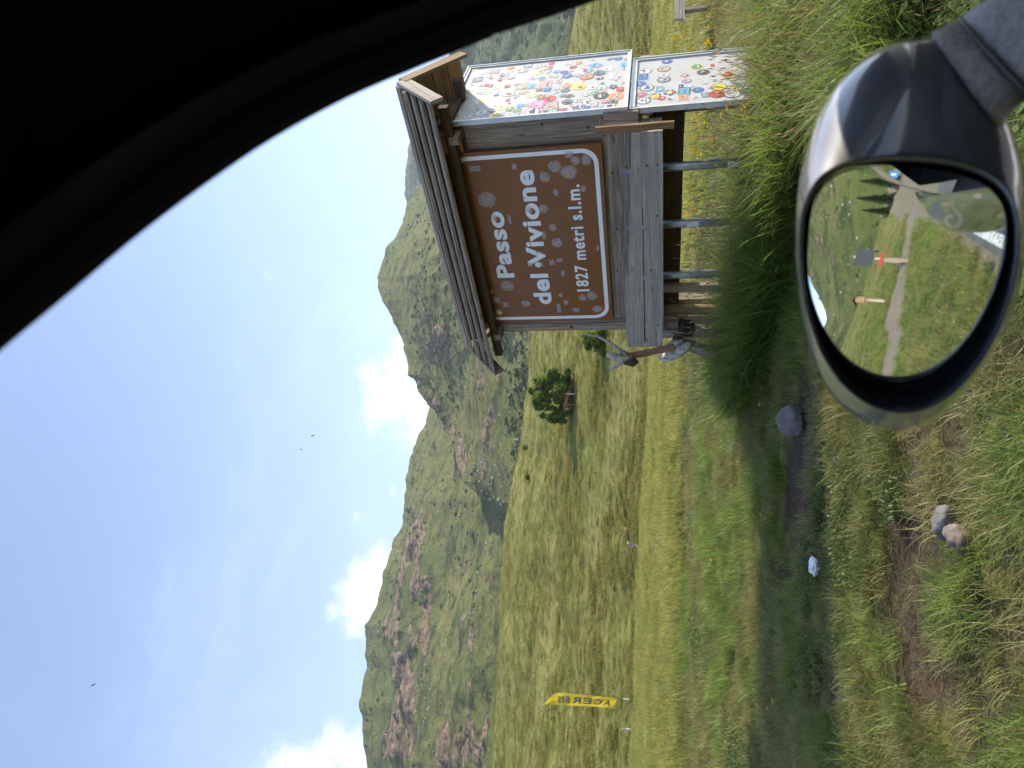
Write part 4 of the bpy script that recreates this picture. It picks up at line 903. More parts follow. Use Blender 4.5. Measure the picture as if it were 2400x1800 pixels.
def bushy_tree(X, Y, label, lobes, n, leaf, cat='tree', name='leafy_tree'):
    g = gpix(X, Y); sc = math.hypot(g.x, g.y) / 1659.0
    e = empty(name, g); tag(e, label, cat)
    L = []
    for (lx, ly, lr, lz) in lobes:            # pixel offsets: right, up, radii
        L.append(((g.x + lx * sc, g.y + random.uniform(-.3, .3) * lr * sc, g.z + ly * sc), (lr * sc, lr * sc * .9, lz * sc)))
    rng = random.Random(int(X + Y)); v, f = foliage(L, n, leaf, rng)
    mesh_obj('crown', v, f, LEAF, e)
    th = max(l[1] for l in lobes); bm = bmesh.new(); tube(bm, [g - UPZ * .3, g + UPZ * .25 * th * sc, g + UPZ * .8 * th * sc], [.06 * th * sc, .05 * th * sc, .02 * th * sc], 7)
    for c, r in L[:6]: tube(bm, [g + UPZ * .1 * th * sc, (g + UPZ * .12 * th * sc).lerp(Vector(c), .6), Vector(c)], [.03 * th * sc, .02 * th * sc, 0.008 * th * sc], 5)
    bm_obj('trunk', bm, BARK, e, True); return e
bushy_tree(1345, 925, 'bushy green tree standing alone on the grassy hillside', [(-48, 50, 22, 26), (-34, 22, 22, 18), (-10, 78, 22, 26), (4, 30, 30, 24), (28, 70, 20, 24), (36, 26, 22, 20), (-28, 84, 12, 16), (10, 100, 12, 16), (52, 48, 13, 18), (-62, 28, 10, 12), (56, 14, 12, 9), (34, 92, 8, 12), (-52, 74, 8, 12)], 26000, 0.16)
bushy_tree(1420, 800, 'leafy bush half hidden behind the left post of the sign', [(0, 30, 26, 26), (-18, 12, 18, 15), (22, 10, 18, 14), (10, 45, 14, 14)], 5000, 0.16, 'bush', 'leafy_bush')
bushy_tree(1237, 1048, 'tiny round shrub on the knoll left of the bushy tree', [(0, 6, 6, 7)], 400, 0.25, 'shrub', 'shrub')
bushy_tree(1240, 1117, 'small dark shrub on the knoll above the log', [(0, 4, 7, 5)], 300, 0.25, 'shrub', 'shrub')

def skin_obj(name, verts, edges, radii, material, parent):
    me = bpy.data.meshes.new(name); me.from_pydata([tuple(v) for v in verts], edges, []); o = bpy.data.objects.new(name, me); COL.objects.link(o)
    sk = o.modifiers.new('skin', 'SKIN'); sv = me.skin_vertices[0] if len(me.skin_vertices) else None
    if sv is None:
        bm = bmesh.new(); bm.from_mesh(me); bm.verts.layers.skin.verify(); bm.to_mesh(me); bm.free(); sv = me.skin_vertices[0]
    for i, r in enumerate(radii): sv.data[i].radius = (r, r); sv.data[i].use_root = (i == 0)
    ss = o.modifiers.new('sub', 'SUBSURF'); ss.levels = 1; ss.render_levels = 1
    me.materials.append(material); o.parent = parent; return o
cg = gpix(1348, 938); cow = empty('cow', cg); tag(cow, 'small brown cow standing at the foot of the bushy tree', 'cow')
cw_ = 0.95                                     # facing left in the picture, rump to the right
cvert = [(0.55, 0, .95), (0.2, 0, .93), (-0.25, 0, .95), (-0.55, 0, 1.0), (-0.8, 0, 1.12), (-0.98, 0, 1.18), (-1.2, 0, 1.05), (0.75, 0, .98),
         (0.6, .18, .6), (0.68, .18, .35), (0.64, .18, 0), (0.6, -.18, .6), (0.66, -.18, .35), (0.6, -.18, 0), (-0.5, .17, .6), (-0.5, .17, .32), (-0.5, .17, 0), (-0.48, -.17, .6), (-0.45, -.17, .32), (-0.47, -.17, 0), (0.86, 0, .8), (0.88, 0, .45)]
cedge = [(0, 1), (1, 2), (2, 3), (3, 4), (4, 5), (5, 6), (0, 7), (0, 8), (8, 9), (9, 10), (0, 11), (11, 12), (12, 13), (3, 14), (14, 15), (15, 16), (3, 17), (17, 18), (18, 19), (7, 20), (20, 21)]
crad = [.27, .3, .29, .25, .17, .13, .08, .16, .13, .07, .055, .13, .07, .055, .11, .065, .055, .11, .065, .055, .03, .025]
m, n, b = mat('brown_cow_hide'); tcc = n.new('ShaderNodeTexCoord').outputs['Object']; sx_ = n.new('ShaderNodeSeparateXYZ'); n.l.new(tcc, sx_.inputs[0])
n.put(b.inputs['Base Color'], n.mix(n.ramp(n.math('ADD', sx_.outputs[0], n.math('MULTIPLY', n.noise(tcc, 3), .4)), .75, .9), (0.20, 0.085, 0.03), (0.5, 0.42, 0.33))); b.inputs['Roughness'].default_value = .8
skin_obj('body', cvert, cedge, crad, m, cow)
for sgn in (1, -1):
    bm = bmesh.new(); tube(bm, [(-.96, .08 * sgn, 1.27), (-.95, .2 * sgn, 1.27)], [.05, .02], 6); bm_obj('ear', bm, m, cow).location = (0, 0, 0)
def birdm(X, Y, r, label, span):
    p = at_r(X, Y, r); e = empty('bird', p); tag(e, label, 'bird')
    bm = bmesh.new(); tube(bm, [p + Vector((-.12, 0, 0)) * span, p, p + Vector((.12, 0, .01)) * span], [.01, .05 * span, .01], 6); bm_obj('body', bm, simple('dark_bird', (.03, .03, .03), .8), e, True)
    for s_ in (1, -1):
        mesh_obj('wing', [p, p + Vector((.08, .02, .02)) * span, p + Vector((.05, .5 * s_, .16)) * span * .9, p + Vector((-.06, .45 * s_, .12)) * span, p + Vector((-.08, .02, 0)) * span], [(0, 1, 2, 3, 4)], bpy.data.materials['dark_bird'], e)
birdm(735, 1021, 90, 'right one of two specks of birds in the blue sky', 1.0); birdm(707, 1053, 95, 'left one of two specks of birds in the blue sky', 0.8); birdm(220, 1605, 80, 'lone bird speck high in the lower left sky', 0.8)

# ---------------------------------------------------------------- the car we sit in
KF = Vector((math.sin(R(57)), math.cos(R(57)), 0)); KL = Vector((math.sin(R(-33)), math.cos(R(-33)), 0))   # car axes: parked a little askew to the road
def CW(f, l, z): return EYE + KF * f + KL * l + UPZ * z
def paint(name, col, metal=0.6, rough=0.35):
    m, n, b = mat(name); tc = n.new('ShaderNodeTexCoord').outputs['Object']
    fl_ = n.noise(tc, 900, 2, 0.5); dust = n.noise(tc, 7, 5, 0.65)
    n.put(b.inputs['Base Color'], n.mix(n.ramp(dust, 0.45, 0.8, 0, 0.18), n.mix(n.ramp(fl_, .35, .65), tuple(c * .95 for c in col), tuple(c * 1.05 for c in col)), (0.30, 0.27, 0.23)))
    b.inputs['Metallic'].default_value = metal; n.put(b.inputs['Roughness'], n.ramp(dust, .3, .8, rough, rough + .15)); b.inputs['Coat Weight'].default_value = 1.0; n.put(b.inputs['Coat Roughness'], n.ramp(dust, .35, .8, .03, .10)); return m
CARP = paint('grey_metallic_paint', (0.125, 0.126, 0.132), 0.1, 0.45); TRIM = simple('charcoal_trim', (0.022, 0.021, 0.02), 0.75, spec=0.25, var=.2, vscale=300); LINER = simple('black_headliner', (0.003, 0.003, 0.0035), 0.95, spec=0.1)
RUBBER = simple('black_rubber_seal', (0.004, 0.004, 0.004), 0.7, spec=.2); GPL = simple('grained_grey_plastic', (0.42, 0.37, 0.335), 0.5, var=0.25, vscale=260, bump=0.5)  # foot plastic kept pale and warm, standing in for sun that misses it
m, n, b = mat('tinted_glass'); n.put(b.inputs['Base Color'], (0.02, 0.025, 0.025)); b.inputs['Roughness'].default_value = 0.02; b.inputs['IOR'].default_value = 1.6; b.inputs['Coat Weight'].default_value = 1.0; TINT = m
m, n, b = mat('clear_glass'); gl = n.new('ShaderNodeBsdfGlossy'); gl.inputs['Roughness'].default_value = 0.02; trp = n.new('ShaderNodeBsdfTransparent'); n.put(trp.inputs[0], (0.85, 0.9, 0.88)); fr = n.new('ShaderNodeFresnel'); fr.inputs[0].default_value = 1.5
mx = n.new('ShaderNodeMixShader'); n.l.new(fr.outputs[0], mx.inputs[0]); n.l.new(trp.outputs[0], mx.inputs[1]); n.l.new(gl.outputs[0], mx.inputs[2]); n.l.new(mx.outputs[0], n.n['Material Output'].inputs[0]); CLEAR = m
car = empty('parked_car', CW(0, -0.55, -1.25)); tag(car, 'grey car we look out of, its open window frame and door mirror in view', 'car')
CEN = -0.55
# side profile rows: (l, z) from sill to belt, refined with a spline
rowsP = [(0.22, -1.06), (0.345, -0.99), (0.41, -0.83), (0.43, -0.62), (0.42, -0.45), (0.39, -0.335), (0.372, -0.305)]
def cr(P, t):
    i = min(int(t), len(P) - 2); q = t - i; p0, p1, p2, p3 = P[max(i - 1, 0)], P[i], P[i + 1], P[min(i + 2, len(P) - 1)]
    return tuple(0.5 * ((2 * b_) + (c_ - a_) * q + (2 * a_ - 5 * b_ + 4 * c_ - d_) * q * q + (-a_ + 3 * b_ - 3 * c_ + d_) * q ** 3) for a_, b_, c_, d_ in zip(p0, p1, p2, p3))
prof = [cr(rowsP, k / 4) for k in range((len(rowsP) - 1) * 4 + 1)]
xs = np.concatenate([np.linspace(-3.05, 1.1, 44), np.linspace(1.2, 1.95, 10)])
def barrel(x): return -0.020 * max(0, -x - 0.9) ** 1.8 - 0.03 * max(0, x - 0.7) ** 2
def haunch(x, z):                              # wide rear wings over the wheels
    return 0.15 * math.exp(-((x + 1.7) / 0.62) ** 2) * float(np.interp(z, [-1.06, -0.9, -0.6, -0.45, -0.36, -0.305], [0.2, 0.7, 1.0, 0.98, 0.75, 0.42]))
for sgn in (1, -1):
    vs, fcs = [], []
    for x in xs:
        for (l, z) in prof:
            ll = (l + barrel(x) + haunch(x, z)) - CEN; vs.append(CW(x, CEN + sgn * ll, z))
    nr_ = len(prof)
    def arch(x, z):                            # wheel openings
        return any((x - wx) ** 2 + (z + 0.93) ** 2 < 0.335 ** 2 for wx in (-1.75, 1.25))
    for i in range(len(xs) - 1):
        for j in range(nr_ - 1):
            if arch((xs[i] + xs[i + 1]) / 2, (prof[j][1] + prof[j + 1][1]) / 2): continue
            fcs.append((i * nr_ + j, (i + 1) * nr_ + j, (i + 1) * nr_ + j + 1, i * nr_ + j + 1))
    mesh_obj('body_side', vs, fcs, CARP, car, True)
def quadstrip(name, A, B, material, n=14, bul=0.0, bdir=UPZ):
    """surface between two polylines of equal length"""
    vs, fcs = [], []
    for a, b_ in zip(A, B):
        for k in range(n + 1):
            q = k / n; vs.append(a.lerp(b_, q) + bdir * (bul * 4 * q * (1 - q)))
    for i in range(len(A) - 1):
        for k in range(n): fcs.append((i * (n + 1) + k, i * (n + 1) + k + 1, (i + 1) * (n + 1) + k + 1, (i + 1) * (n + 1) + k))
    return mesh_obj(name, vs, fcs, material, car, True)
def mir(p): q = p - EYE; l = q.dot(KL); return p + KL * (2 * (CEN - l))
def sidel(z): return 0.27 - 0.30 * z           # window plane, leaning in towards the roof
beltx = lambda x: CW(x, 0.372 + barrel(x), -0.305)
railz = 0.30
def rail(x): return CW(x, sidel(railz) + barrel(x) * .8 - 0.10 * max(0, -x - .5), railz - 0.012 * (x + 0.6) ** 2)
# roof, windscreen, rear
APX = [rail(0.20), CW(0.45, sidel(0.15), 0.16), CW(0.74, sidel(-.02), -0.02), beltx(1.16)]
rx = np.linspace(-2.25, 0.24, 12)
RL_ = [rail(x) + UPZ * 0.02 for x in rx]; quadstrip('roof', RL_, [mir(p) for p in RL_], CARP, 14, 0.075)
RLi = [rail(x) - UPZ * 0.012 for x in rx]; quadstrip('headliner', RLi, [mir(p) for p in RLi], LINER, 10, 0.05)
ws0 = [p + KF * .055 - KL * .042 + UPZ * .024 for p in APX]; quadstrip('windscreen', ws0, [mir(p) for p in ws0], CLEAR, 10, 0.10, KF)
hd = [CW(x, 0.372 + barrel(x), -0.305 - 0.05 * max(0, x - 1.1)) for x in np.linspace(1.1, 1.95, 8)]; quadstrip('bonnet', hd, [mir(p) for p in hd], CARP, 10, 0.06)
rw = [rail(-2.25), CW(-2.62, 0.08, -0.02), CW(-2.9, 0.255, -0.305)]; quadstrip('rear_window', rw, [mir(p) for p in rw], TINT, 8, -0.05, KF)
rbk = [CW(-2.9, 0.255, -0.305), CW(-3.05, 0.2, -0.6), CW(-3.05, 0.15, -1.05)]; quadstrip('tailgate', rbk, [mir(p) for p in rbk], CARP, 8, -0.06, KF)
for fl2 in (False, True):
    q_ = (lambda p: mir(p)) if fl2 else (lambda p: p)
    def pane(nm, x0a, x1a, x0b, x1b, mt, inset=0.0):
        n_ = 10; lo = [q_(beltx(x) - KL * inset) for x in np.linspace(x0a, x1a, n_)]; hi = [q_(rail(x) - KL * inset) for x in np.linspace(x0b, x1b, n_)]
        return quadstrip(nm, lo, hi, mt, 8, 0.018 * (-1 if fl2 else 1), KL)
    pane('b_pillar', -0.74, -0.60, -0.70, -0.58, BLACK_PL); pane('side_window', -1.58, -0.742, -1.42, -0.702, TINT, 0.003)
    pane('c_pillar', -1.66, -1.582, -1.49, -1.422, BLACK_PL); pane('quarter_window', -2.18, -1.662, -1.95, -1.492, TINT, 0.003); pane('d_pillar', -2.9, -2.182, -2.25, -1.952, CARP)
    ap = [q_(p) for p in APX]; ap2 = [p + KF * .055 - (KL if not fl2 else -KL) * .04 + UPZ * .025 for p in ap]
    quadstrip('a_pillar', ap, ap2, CARP, 4)
    sl = [q_(beltx(x) + KL * 0) for x in np.linspace(-0.6, 1.1, 10)]; sl2 = [p - (KL if not fl2 else -KL) * .06 - UPZ * .01 for p in sl]; quadstrip('window_sill', sl, sl2, BLACK_PL, 3)
for sgn in (1, -1):                            # shoulder between the wide wing and the glass
    A_ = [CW(x, CEN + sgn * (0.372 + barrel(x) + haunch(x, -.305) - CEN), -.305) for x in np.linspace(-2.9, 1.1, 60)]; B_ = [CW(x, CEN + sgn * (0.368 + barrel(x) - CEN), -.268) for x in np.linspace(-2.9, 1.1, 60)]
    quadstrip('shoulder', A_, B_, CARP, 5, 0.012)
dk = [q for q in [CW(0.55, 0.30, -.36), CW(1.1, 0.30, -.33)]]; quadstrip('dashboard', dk, [mir(p) for p in dk], LINER, 6, 0.03)
fl0 = [CW(-2.9, 0.2, -1.04), CW(1.9, 0.2, -1.04)]; quadstrip('floor_pan', fl0, [mir(p) for p in fl0], LINER, 4)
for wx in (-1.75, 1.25):                       # wheels
    for sgn in (1, -1):
        c = CW(wx, CEN + sgn * (0.25 - CEN), -0.93); wh = empty('wheel', c - car.location); wh.parent = car
        for nm, r0_, r1_, mt in (('tyre', .318, .215, RUBBER), ('rim', .213, .05, STEEL)):
            bm = bmesh.new(); ns = 28; prof2 = [(r1_, .085), (r0_ * .96, .09), (r0_, .06), (r0_, -.06), (r0_ * .96, -.09)] if nm == 'tyre' else [(r1_, .04), (r1_ * 2.2, .055), (r0_ * .9, .075), (r0_, .08)]
            rg = [[bm.verts.new(c + KL * sgn * o_ + (KF * math.cos(2 * math.pi * k / ns) + UPZ * math.sin(2 * math.pi * k / ns)) * rr2) for k in range(ns)] for rr2, o_ in prof2]
            for a in range(len(rg) - 1):
                for k in range(ns): bm.faces.new((rg[a][k], rg[a][(k + 1) % ns], rg[a + 1][(k + 1) % ns], rg[a + 1][k]))
            o = bm_obj(nm, bm, mt, wh, True); o.location = -c
# door frame and pillar trim seen from inside, following the edge of the open window
edge = [(-420, 1180), (-200, 1000), (0, 824), (152, 697), (316, 558), (475, 437), (633, 329), (791, 241), (900, 191), (949, 171), (1006, 147), (1076, 119), (1125, 98), (1150, 88), (1160, 79), (1175, 76), (1266, 47), (1393, 3), (1560, -66), (1760, -160), (2000, -300)]
def onwin(X, Y):
    d = ray(X, Y); k = 0.27 / (d.dot(KL) + 0.30 * d.z); return EYE + d * k
EP = [onwin(*p) for p in edge]
fine_ = []
for t_ in np.linspace(0, len(EP) - 1, 90): fine_.append(Vector(cr([tuple(p) for p in EP], float(t_))))
wn = (KL + UPZ * 0.30).normalized()
def ring_strip(name, offs, material):
    vs, fcs = [], []
    for i, p in enumerate(fine_):
        tdir = (fine_[min(i + 1, len(fine_) - 1)] - fine_[max(i - 1, 0)]).normalized()
        o_ = wn.cross(tdir).normalized()
        if o_.dot(UPZ + KF) < 0: o_ = -o_
        for (w_, q_) in offs: vs.append(p + o_ * w_ - wn * q_)
    k_ = len(offs)
    for i in range(len(fine_) - 1):
        for j in range(k_ - 1): fcs.append((i * k_ + j, i * k_ + j + 1, (i + 1) * k_ + j + 1, (i + 1) * k_ + j))
    return mesh_obj(name, vs, fcs, material, car, True)
ring_strip('window_seal', [(0.02, -0.012), (0.0, 0.0), (0.003, 0.007), (0.009, 0.010), (0.014, 0.008), (0.016, 0.002)], RUBBER)
ring_strip('door_frame', [(0.021, -0.012), (0.07, -0.020), (0.10, -0.020), (0.125, 0.0)], CARP)
ring_strip('door_frame_trim', [(0.0155, 0.004), (0.018, 0.012), (0.024, 0.017), (0.030, 0.0175), (0.036, 0.014), (0.040, 0.006)], TRIM)
ring_strip('pillar_trim', [(0.0395, 0.006), (0.044, 0.016), (0.06, 0.03), (0.10, 0.055), (0.17, 0.09), (0.30, 0.13), (0.6, 0.2)], LINER)

# ---------------------------------------------------------------- door mirror
MC = (2128, 650); MDIST = 0.61; MRAD = 1.15
MP = EYE + ray(*MC) * MDIST
def dirv(az, el): return Vector((math.sin(R(az)) * math.cos(R(el)), math.cos(R(az)) * math.cos(R(el)), math.sin(R(el))))
MOUT = dirv(-112.0, -3.5)
MN = (MOUT - ray(*MC)).normalized()
def mplane(X, Y, off=0.0):
    d = ray(X, Y); k = ((MP - EYE).dot(MN) + off) / d.dot(MN); return EYE + d * k
glass_px = [(1840 + .3618 * a, 360 + .3618 * c) for a, c in ((270, 200), (350, 140), (430, 116), (560, 106), (700, 106), (950, 127), (1150, 168), (1300, 232), (1390, 325), (1423, 440), (1415, 600), (1370, 800), (1290, 1000), (1180, 1190), (1060, 1330), (930, 1440), (800, 1493), (680, 1492), (560, 1452), (450, 1380), (340, 1260), (250, 1100), (190, 930), (165, 750), (170, 560), (190, 380), (220, 270))]
lip_px = [(1908, 430), (1930, 405), (1969, 385), (2039, 371), (2150, 368), (2260, 382), (2316, 401), (2365, 440), (2384, 490), (2388, 560), (2380, 640), (2360, 720), (2325, 800), (2283, 868), (2235, 920), (2180, 955), (2120, 968), (2050, 955), (1990, 915), (1940, 850), (1905, 770), (1886, 690), (1878, 620), (1876, 550), (1882, 490)]
shell_px = [(1900, 327), (1919, 266), (1955, 208), (2011, 144), (2066, 108), (2122, 90), (2177, 84), (2225, 80), (2275, 130), (2330, 220), (2380, 330), (2410, 450), (2410, 560), (2396, 640), (2372, 730), (2335, 810), (2287, 880), (2245, 935), (2207, 976), (2160, 1003), (2113, 1013), (2082, 1011), (2035, 997), (1988, 966), (1950, 928), (1922, 880), (1895, 800), (1880, 740), (1871, 660), (1866, 560), (1868, 480), (1878, 400)]
NA = 96
def radial(px, c=(2128, 640)):
    th = np.array([math.atan2(y - c[1], x - c[0]) for x, y in px]); rr2 = np.array([math.hypot(x - c[0], y - c[1]) for x, y in px]); o = np.argsort(th); th, rr2 = th[o], rr2[o]
    th = np.concatenate([th - 2 * math.pi, th, th + 2 * math.pi]); rr2 = np.tile(rr2, 3); q = np.linspace(-math.pi, math.pi, NA, endpoint=False)
    v = np.interp(q, th, rr2)
    for _ in range(2): v = (np.roll(v, 1) + 2 * v + np.roll(v, -1)) / 4
    return q, v
TH, GR = radial(glass_px); _, LR = radial(lip_px); _, SR = radial(shell_px)
SR = np.maximum(SR, LR + 3)
def ring(rad, off):
    return [mplane(2128 + math.cos(t) * r_, 640 + math.sin(t) * r_, off) for t, r_ in zip(TH, rad)]
def loft(name, rings, material, parent, cap_end=False, cap_start=False):
    vs = [p for r_ in rings for p in r_]; fcs = []
    for i in range(len(rings) - 1):
        for k in range(NA): fcs.append((i * NA + k, i * NA + (k + 1) % NA, (i + 1) * NA + (k + 1) % NA, (i + 1) * NA + k))
    if cap_end: fcs.append(tuple((len(rings) - 1) * NA + k for k in range(NA)))
    if cap_start: fcs.append(tuple(range(NA))[::-1])
    o = mesh_obj(name, vs, fcs, material, parent, True); o.location = -worldloc(parent); return o
dm_ = empty('door_mirror', MP - car.location); dm_.parent = car
dm_['label'] = 'grey left door mirror reflecting the road behind'
def bulge(p): q = p - MP; q = q - MN * q.dot(MN); return p - MN * (q.length_squared / (2 * MRAD))
m, n, b = mat('mirror_glass'); n.n.remove(b); g_ = n.new('ShaderNodeBsdfGlossy'); n.put(g_.inputs[0], (0.80, 0.86, 0.84)); g_.inputs['Roughness'].default_value = 0.0; n.l.new(g_.outputs[0], n.n['Material Output'].inputs[0]); MIRR = m
grs = [[bulge(p) for p in ring(GR * k, -0.006)] for k in (1.02, 1.0, 0.9, 0.8, 0.7, 0.6, 0.5, 0.4, 0.3, 0.2, 0.1, 0.01)]
loft('mirror_glass', grs, MIRR, dm_, True)
SATIN = simple('satin_black_plastic', (0.012, 0.013, 0.015), 0.42)
loft('glass_bezel', [ring(GR * 1.012, -0.0095), ring(GR * 1.03, -0.010), ring(GR * 1.05, -0.018)], SATIN, dm_)
loft('housing_rim', [ring(GR * 1.035, -0.022), ring(GR + (LR - GR) * .55, -0.012), ring(GR + (LR - GR) * .86, 0.006), ring(LR, 0.010), ring(LR + 2.5, 0.006)], SATIN, dm_)
loft('housing', [ring(LR + 2, 0.0075), ring(LR + (SR - LR) * .12 + 2, 0.003), ring(LR + (SR - LR) * .35, -0.008), ring(LR + (SR - LR) * .6, -0.024), ring(LR + (SR - LR) * .82, -0.044), ring(LR + (SR - LR) * .95, -0.066), ring(SR, -0.088), ring(SR * .96, -0.108), ring(SR * .84, -0.128), ring(SR * .6, -0.142), ring(SR * .3, -0.148)], CARP, dm_, True)
# the folding foot: two grained plastic sections running to the door
def cpx(X, Y, off): return mplane(X, Y, off)
def foot(name, secs, material):
    rings = []
    for (xa, ya, xb, yb, off, dep) in secs:
        A, B = cpx(xa, ya, off), cpx(xb, yb, off); c = (A + B) / 2; u = (A - B) / 2; v_ = MN * dep
        rings.append([c + u * math.cos(2 * math.pi * k / 40) + v_ * math.sin(2 * math.pi * k / 40) for k in range(40)])
    vs = [p for r_ in rings for p in r_]; fcs = []
    for i in range(len(rings) - 1):
        for k in range(40): fcs.append((i * 40 + k, i * 40 + (k + 1) % 40, (i + 1) * 40 + (k + 1) % 40, (i + 1) * 40 + k))
    fcs.append(tuple(range(40))[::-1]); fcs.append(tuple((len(rings) - 1) * 40 + k for k in range(40)))
    o = mesh_obj(name, vs, fcs, material, dm_, True); o.location = -worldloc(dm_); return o
foot('pivot_section', [(2185, 83, 2345, 300, -.075, .046), (2202, 77, 2350, 262, -.075, .047), (2250, 51, 2400, 215, -.075, .046)], GPL)
foot('pivot_ring', [(2248, 49, 2402, 212, -.075, .049), (2256, 44, 2412, 205, -.075, .049)], simple('pale_grey_plastic', (0.17, 0.16, 0.155), .5, var=.15, vscale=200))
foot('mounting_foot', [(2258, 45, 2412, 205, -.075, .046), (2330, 0, 2470, 150, -.07, .046), (2480, -90, 2600, 80, -.05, .05), (2620, -170, 2760, 30, -.03, .06)], GPL)
def mirror_ray(X, Y):
    p = bulge(mplane(X, Y, -0.006)); q = p - MP; q = q - MN * q.dot(MN); nn_ = (MN + q / MRAD).normalized(); d = ray(X, Y); return p, (d - nn_ * 2 * d.dot(nn_)).normalized()
def mirror_ground(X, Y):
    p, d = mirror_ray(X, Y); k = np.geomspace(0.5, 300, 3000); f = p.z + d.z * k - ground_z(p.x + d.x * k, p.y + d.y * k); i = int(np.argmax(f < 0)); q = p + d * float(k[i]); return q, float(k[i])

# ---------------------------------------------------------------- what stands behind the car, seen in the mirror
def mground(X, Y): q, d = mirror_ground(X, Y); return Vector((q.x, q.y, gz(q.x, q.y))), d
def mheight(X, Y, base):                       # height of the reflected pixel above the base, on a plumb line there
    p, d = mirror_ray(X, Y); k = math.hypot(base.x - p.x, base.y - p.y) / math.hypot(d.x, d.y); return p.z + d.z * k - base.z
base, dd = mground(2128, 610)
tp_ = empty('trail_sign', base); tag(tp_, 'dark sign board on a pale pole in the mirror, its back towards us', 'sign')
side = CL.copy(); side = Vector((side.x, side.y, 0)); hh = mheight(1997, 620, base)
DARKB = simple('dark_blue_sign_back', (0.025, 0.033, 0.042), .6); REDP = simple('red_sign', (0.35, 0.02, 0.02), .5)
board('concrete_post', base - UPZ * .2, base + UPZ * mheight(2072, 612, base), 0.17, 0.15, side, W_GREY, tp_, warp=.015)
tube_obj('pole', [base + UPZ * .3, base + UPZ * hh], 0.055, simple('pale_pole_wood', (0.45, 0.38, 0.32), .8), tp_, 8)
z0_, z1_ = mheight(2044, 620, base), mheight(2000, 620, base)
board('sign_board', base + UPZ * z0_ + CF * .08, base + UPZ * z1_ + CF * .08, 0.72, 0.04, side, DARKB, tp_)
board('arrow_plate', base + UPZ * mheight(2063, 620, base) + CF * .08 - side * .3, base + UPZ * mheight(2063, 620, base) + CF * .08 + side * .3, 0.11, 0.03, UPZ, REDP, tp_)
base, dd = mground(2062, 708); base, dd = mground(2075, 706)
ws_ = empty('wayside_shrine', base); tag(ws_, 'small dark roofed post reflected at the middle of the mirror', 'shrine')
h1 = mheight(1998, 704, base); board('post', base - UPZ * .2, base + UPZ * h1 * .75, 0.14, 0.14, side, W_PALE, ws_); board('box', base + UPZ * h1 * .62, base + UPZ * h1 * .9, 0.34, 0.3, side, W_BROWN, ws_)
for sg_ in (1, -1): board('roof_board', base + UPZ * h1 * 1.02, base + UPZ * h1 * .86 + side * .4 * sg_, 0.5, 0.04, CF, W_DARK, ws_)
base, dd = mground(2118, 412)
bs_ = empty('blue_sign', base); tag(bs_, 'small blue road sign at the inner edge of the mirror', 'sign')
h0, h1 = mheight(2106, 408, base), mheight(2086, 408, base)
tube_obj('pole', [base, base + UPZ * h1], 0.04, STEEL, bs_, 8); board('plate', base + UPZ * h0 + CF * .06, base + UPZ * h1 + CF * .06, abs(h1 - h0) * .8, 0.03, side, simple('blue_sign_paint', (0.02, 0.16, 0.5), .4), bs_)
board('white_mark', base + UPZ * (h0 + (h1 - h0) * .25) + CF * .08, base + UPZ * (h0 + (h1 - h0) * .75) + CF * .08, abs(h1 - h0) * .18, 0.008, side, WHITE_LB, bs_)
def spruce_mesh(h, rng):
    vs, fc = [], []
    for k in range(26):
        z = h * (0.08 + 0.9 * k / 26); rad = h * 0.22 * (1 - k / 27) ** .85
        for j in range(9):
            a = 6.283 * j / 9 + k * .7 + rng.uniform(-.3, .3); L = rad * rng.uniform(.7, 1.15)
            for q in range(5):
                u0 = L * q / 5; u1 = L * (q + 1.3) / 5; w_ = L * .20 * (1 - q / 6.5)
                d = Vector((math.cos(a), math.sin(a), 0)); s_ = Vector((-d.y, d.x, 0)); i = len(vs); dr = lambda u: -0.28 * u * u / max(L, .1)
                vs += [d * u0 + s_ * w_ + UPZ * (z + dr(u0)), d * u1 + s_ * w_ * .3 + UPZ * (z + dr(u1) - .05 * h * .1), d * u1 - s_ * w_ * .3 + UPZ * (z + dr(u1)), d * u0 - s_ * w_ + UPZ * (z + dr(u0) - .04)]
                fc.append((i, i + 1, i + 2, i + 3))
    me = bpy.data.meshes.new('crown'); me.from_pydata([tuple(v) for v in vs], [], fc); me.materials.append(NEEDLE); return me
SPR = spruce_mesh(1.0, random.Random(4)); bmt = bmesh.new(); tube(bmt, [(0, 0, -.05), (0, 0, .95)], [.022, .004], 7); STK = bpy.data.meshes.new('trunk'); bmt.to_mesh(STK); bmt.free(); STK.materials.append(BARK)
for X, Y, Xt, lab in ((2070, 428, 2008, 'spruce nearest the inner edge of the mirror reflection'), (2066, 468, 2000, 'middle spruce of the group reflected in the mirror'), (2072, 496, 2014, 'outermost spruce of the group reflected in the mirror'), (2072, 590, 2042, 'low spruce beside the sign post in the mirror'), (2064, 694, 2036, 'low spruce beside the roofed post in the mirror')):
    p, d = mirror_ray(X, Y); k = 70 / math.hypot(d.x, d.y); q = p + d * k; q.z = gz(q.x, q.y); e = empty('spruce_tree', q); tag(e, lab, 'tree', 'spruces behind the road'); e.scale = (mheight(Xt, Y, q),) * 3; e.rotation_euler.z = X * 1.7
    for me, nm in ((SPR, 'crown'), (STK, 'trunk')): o = bpy.data.objects.new(nm, me); COL.objects.link(o); o.parent = e

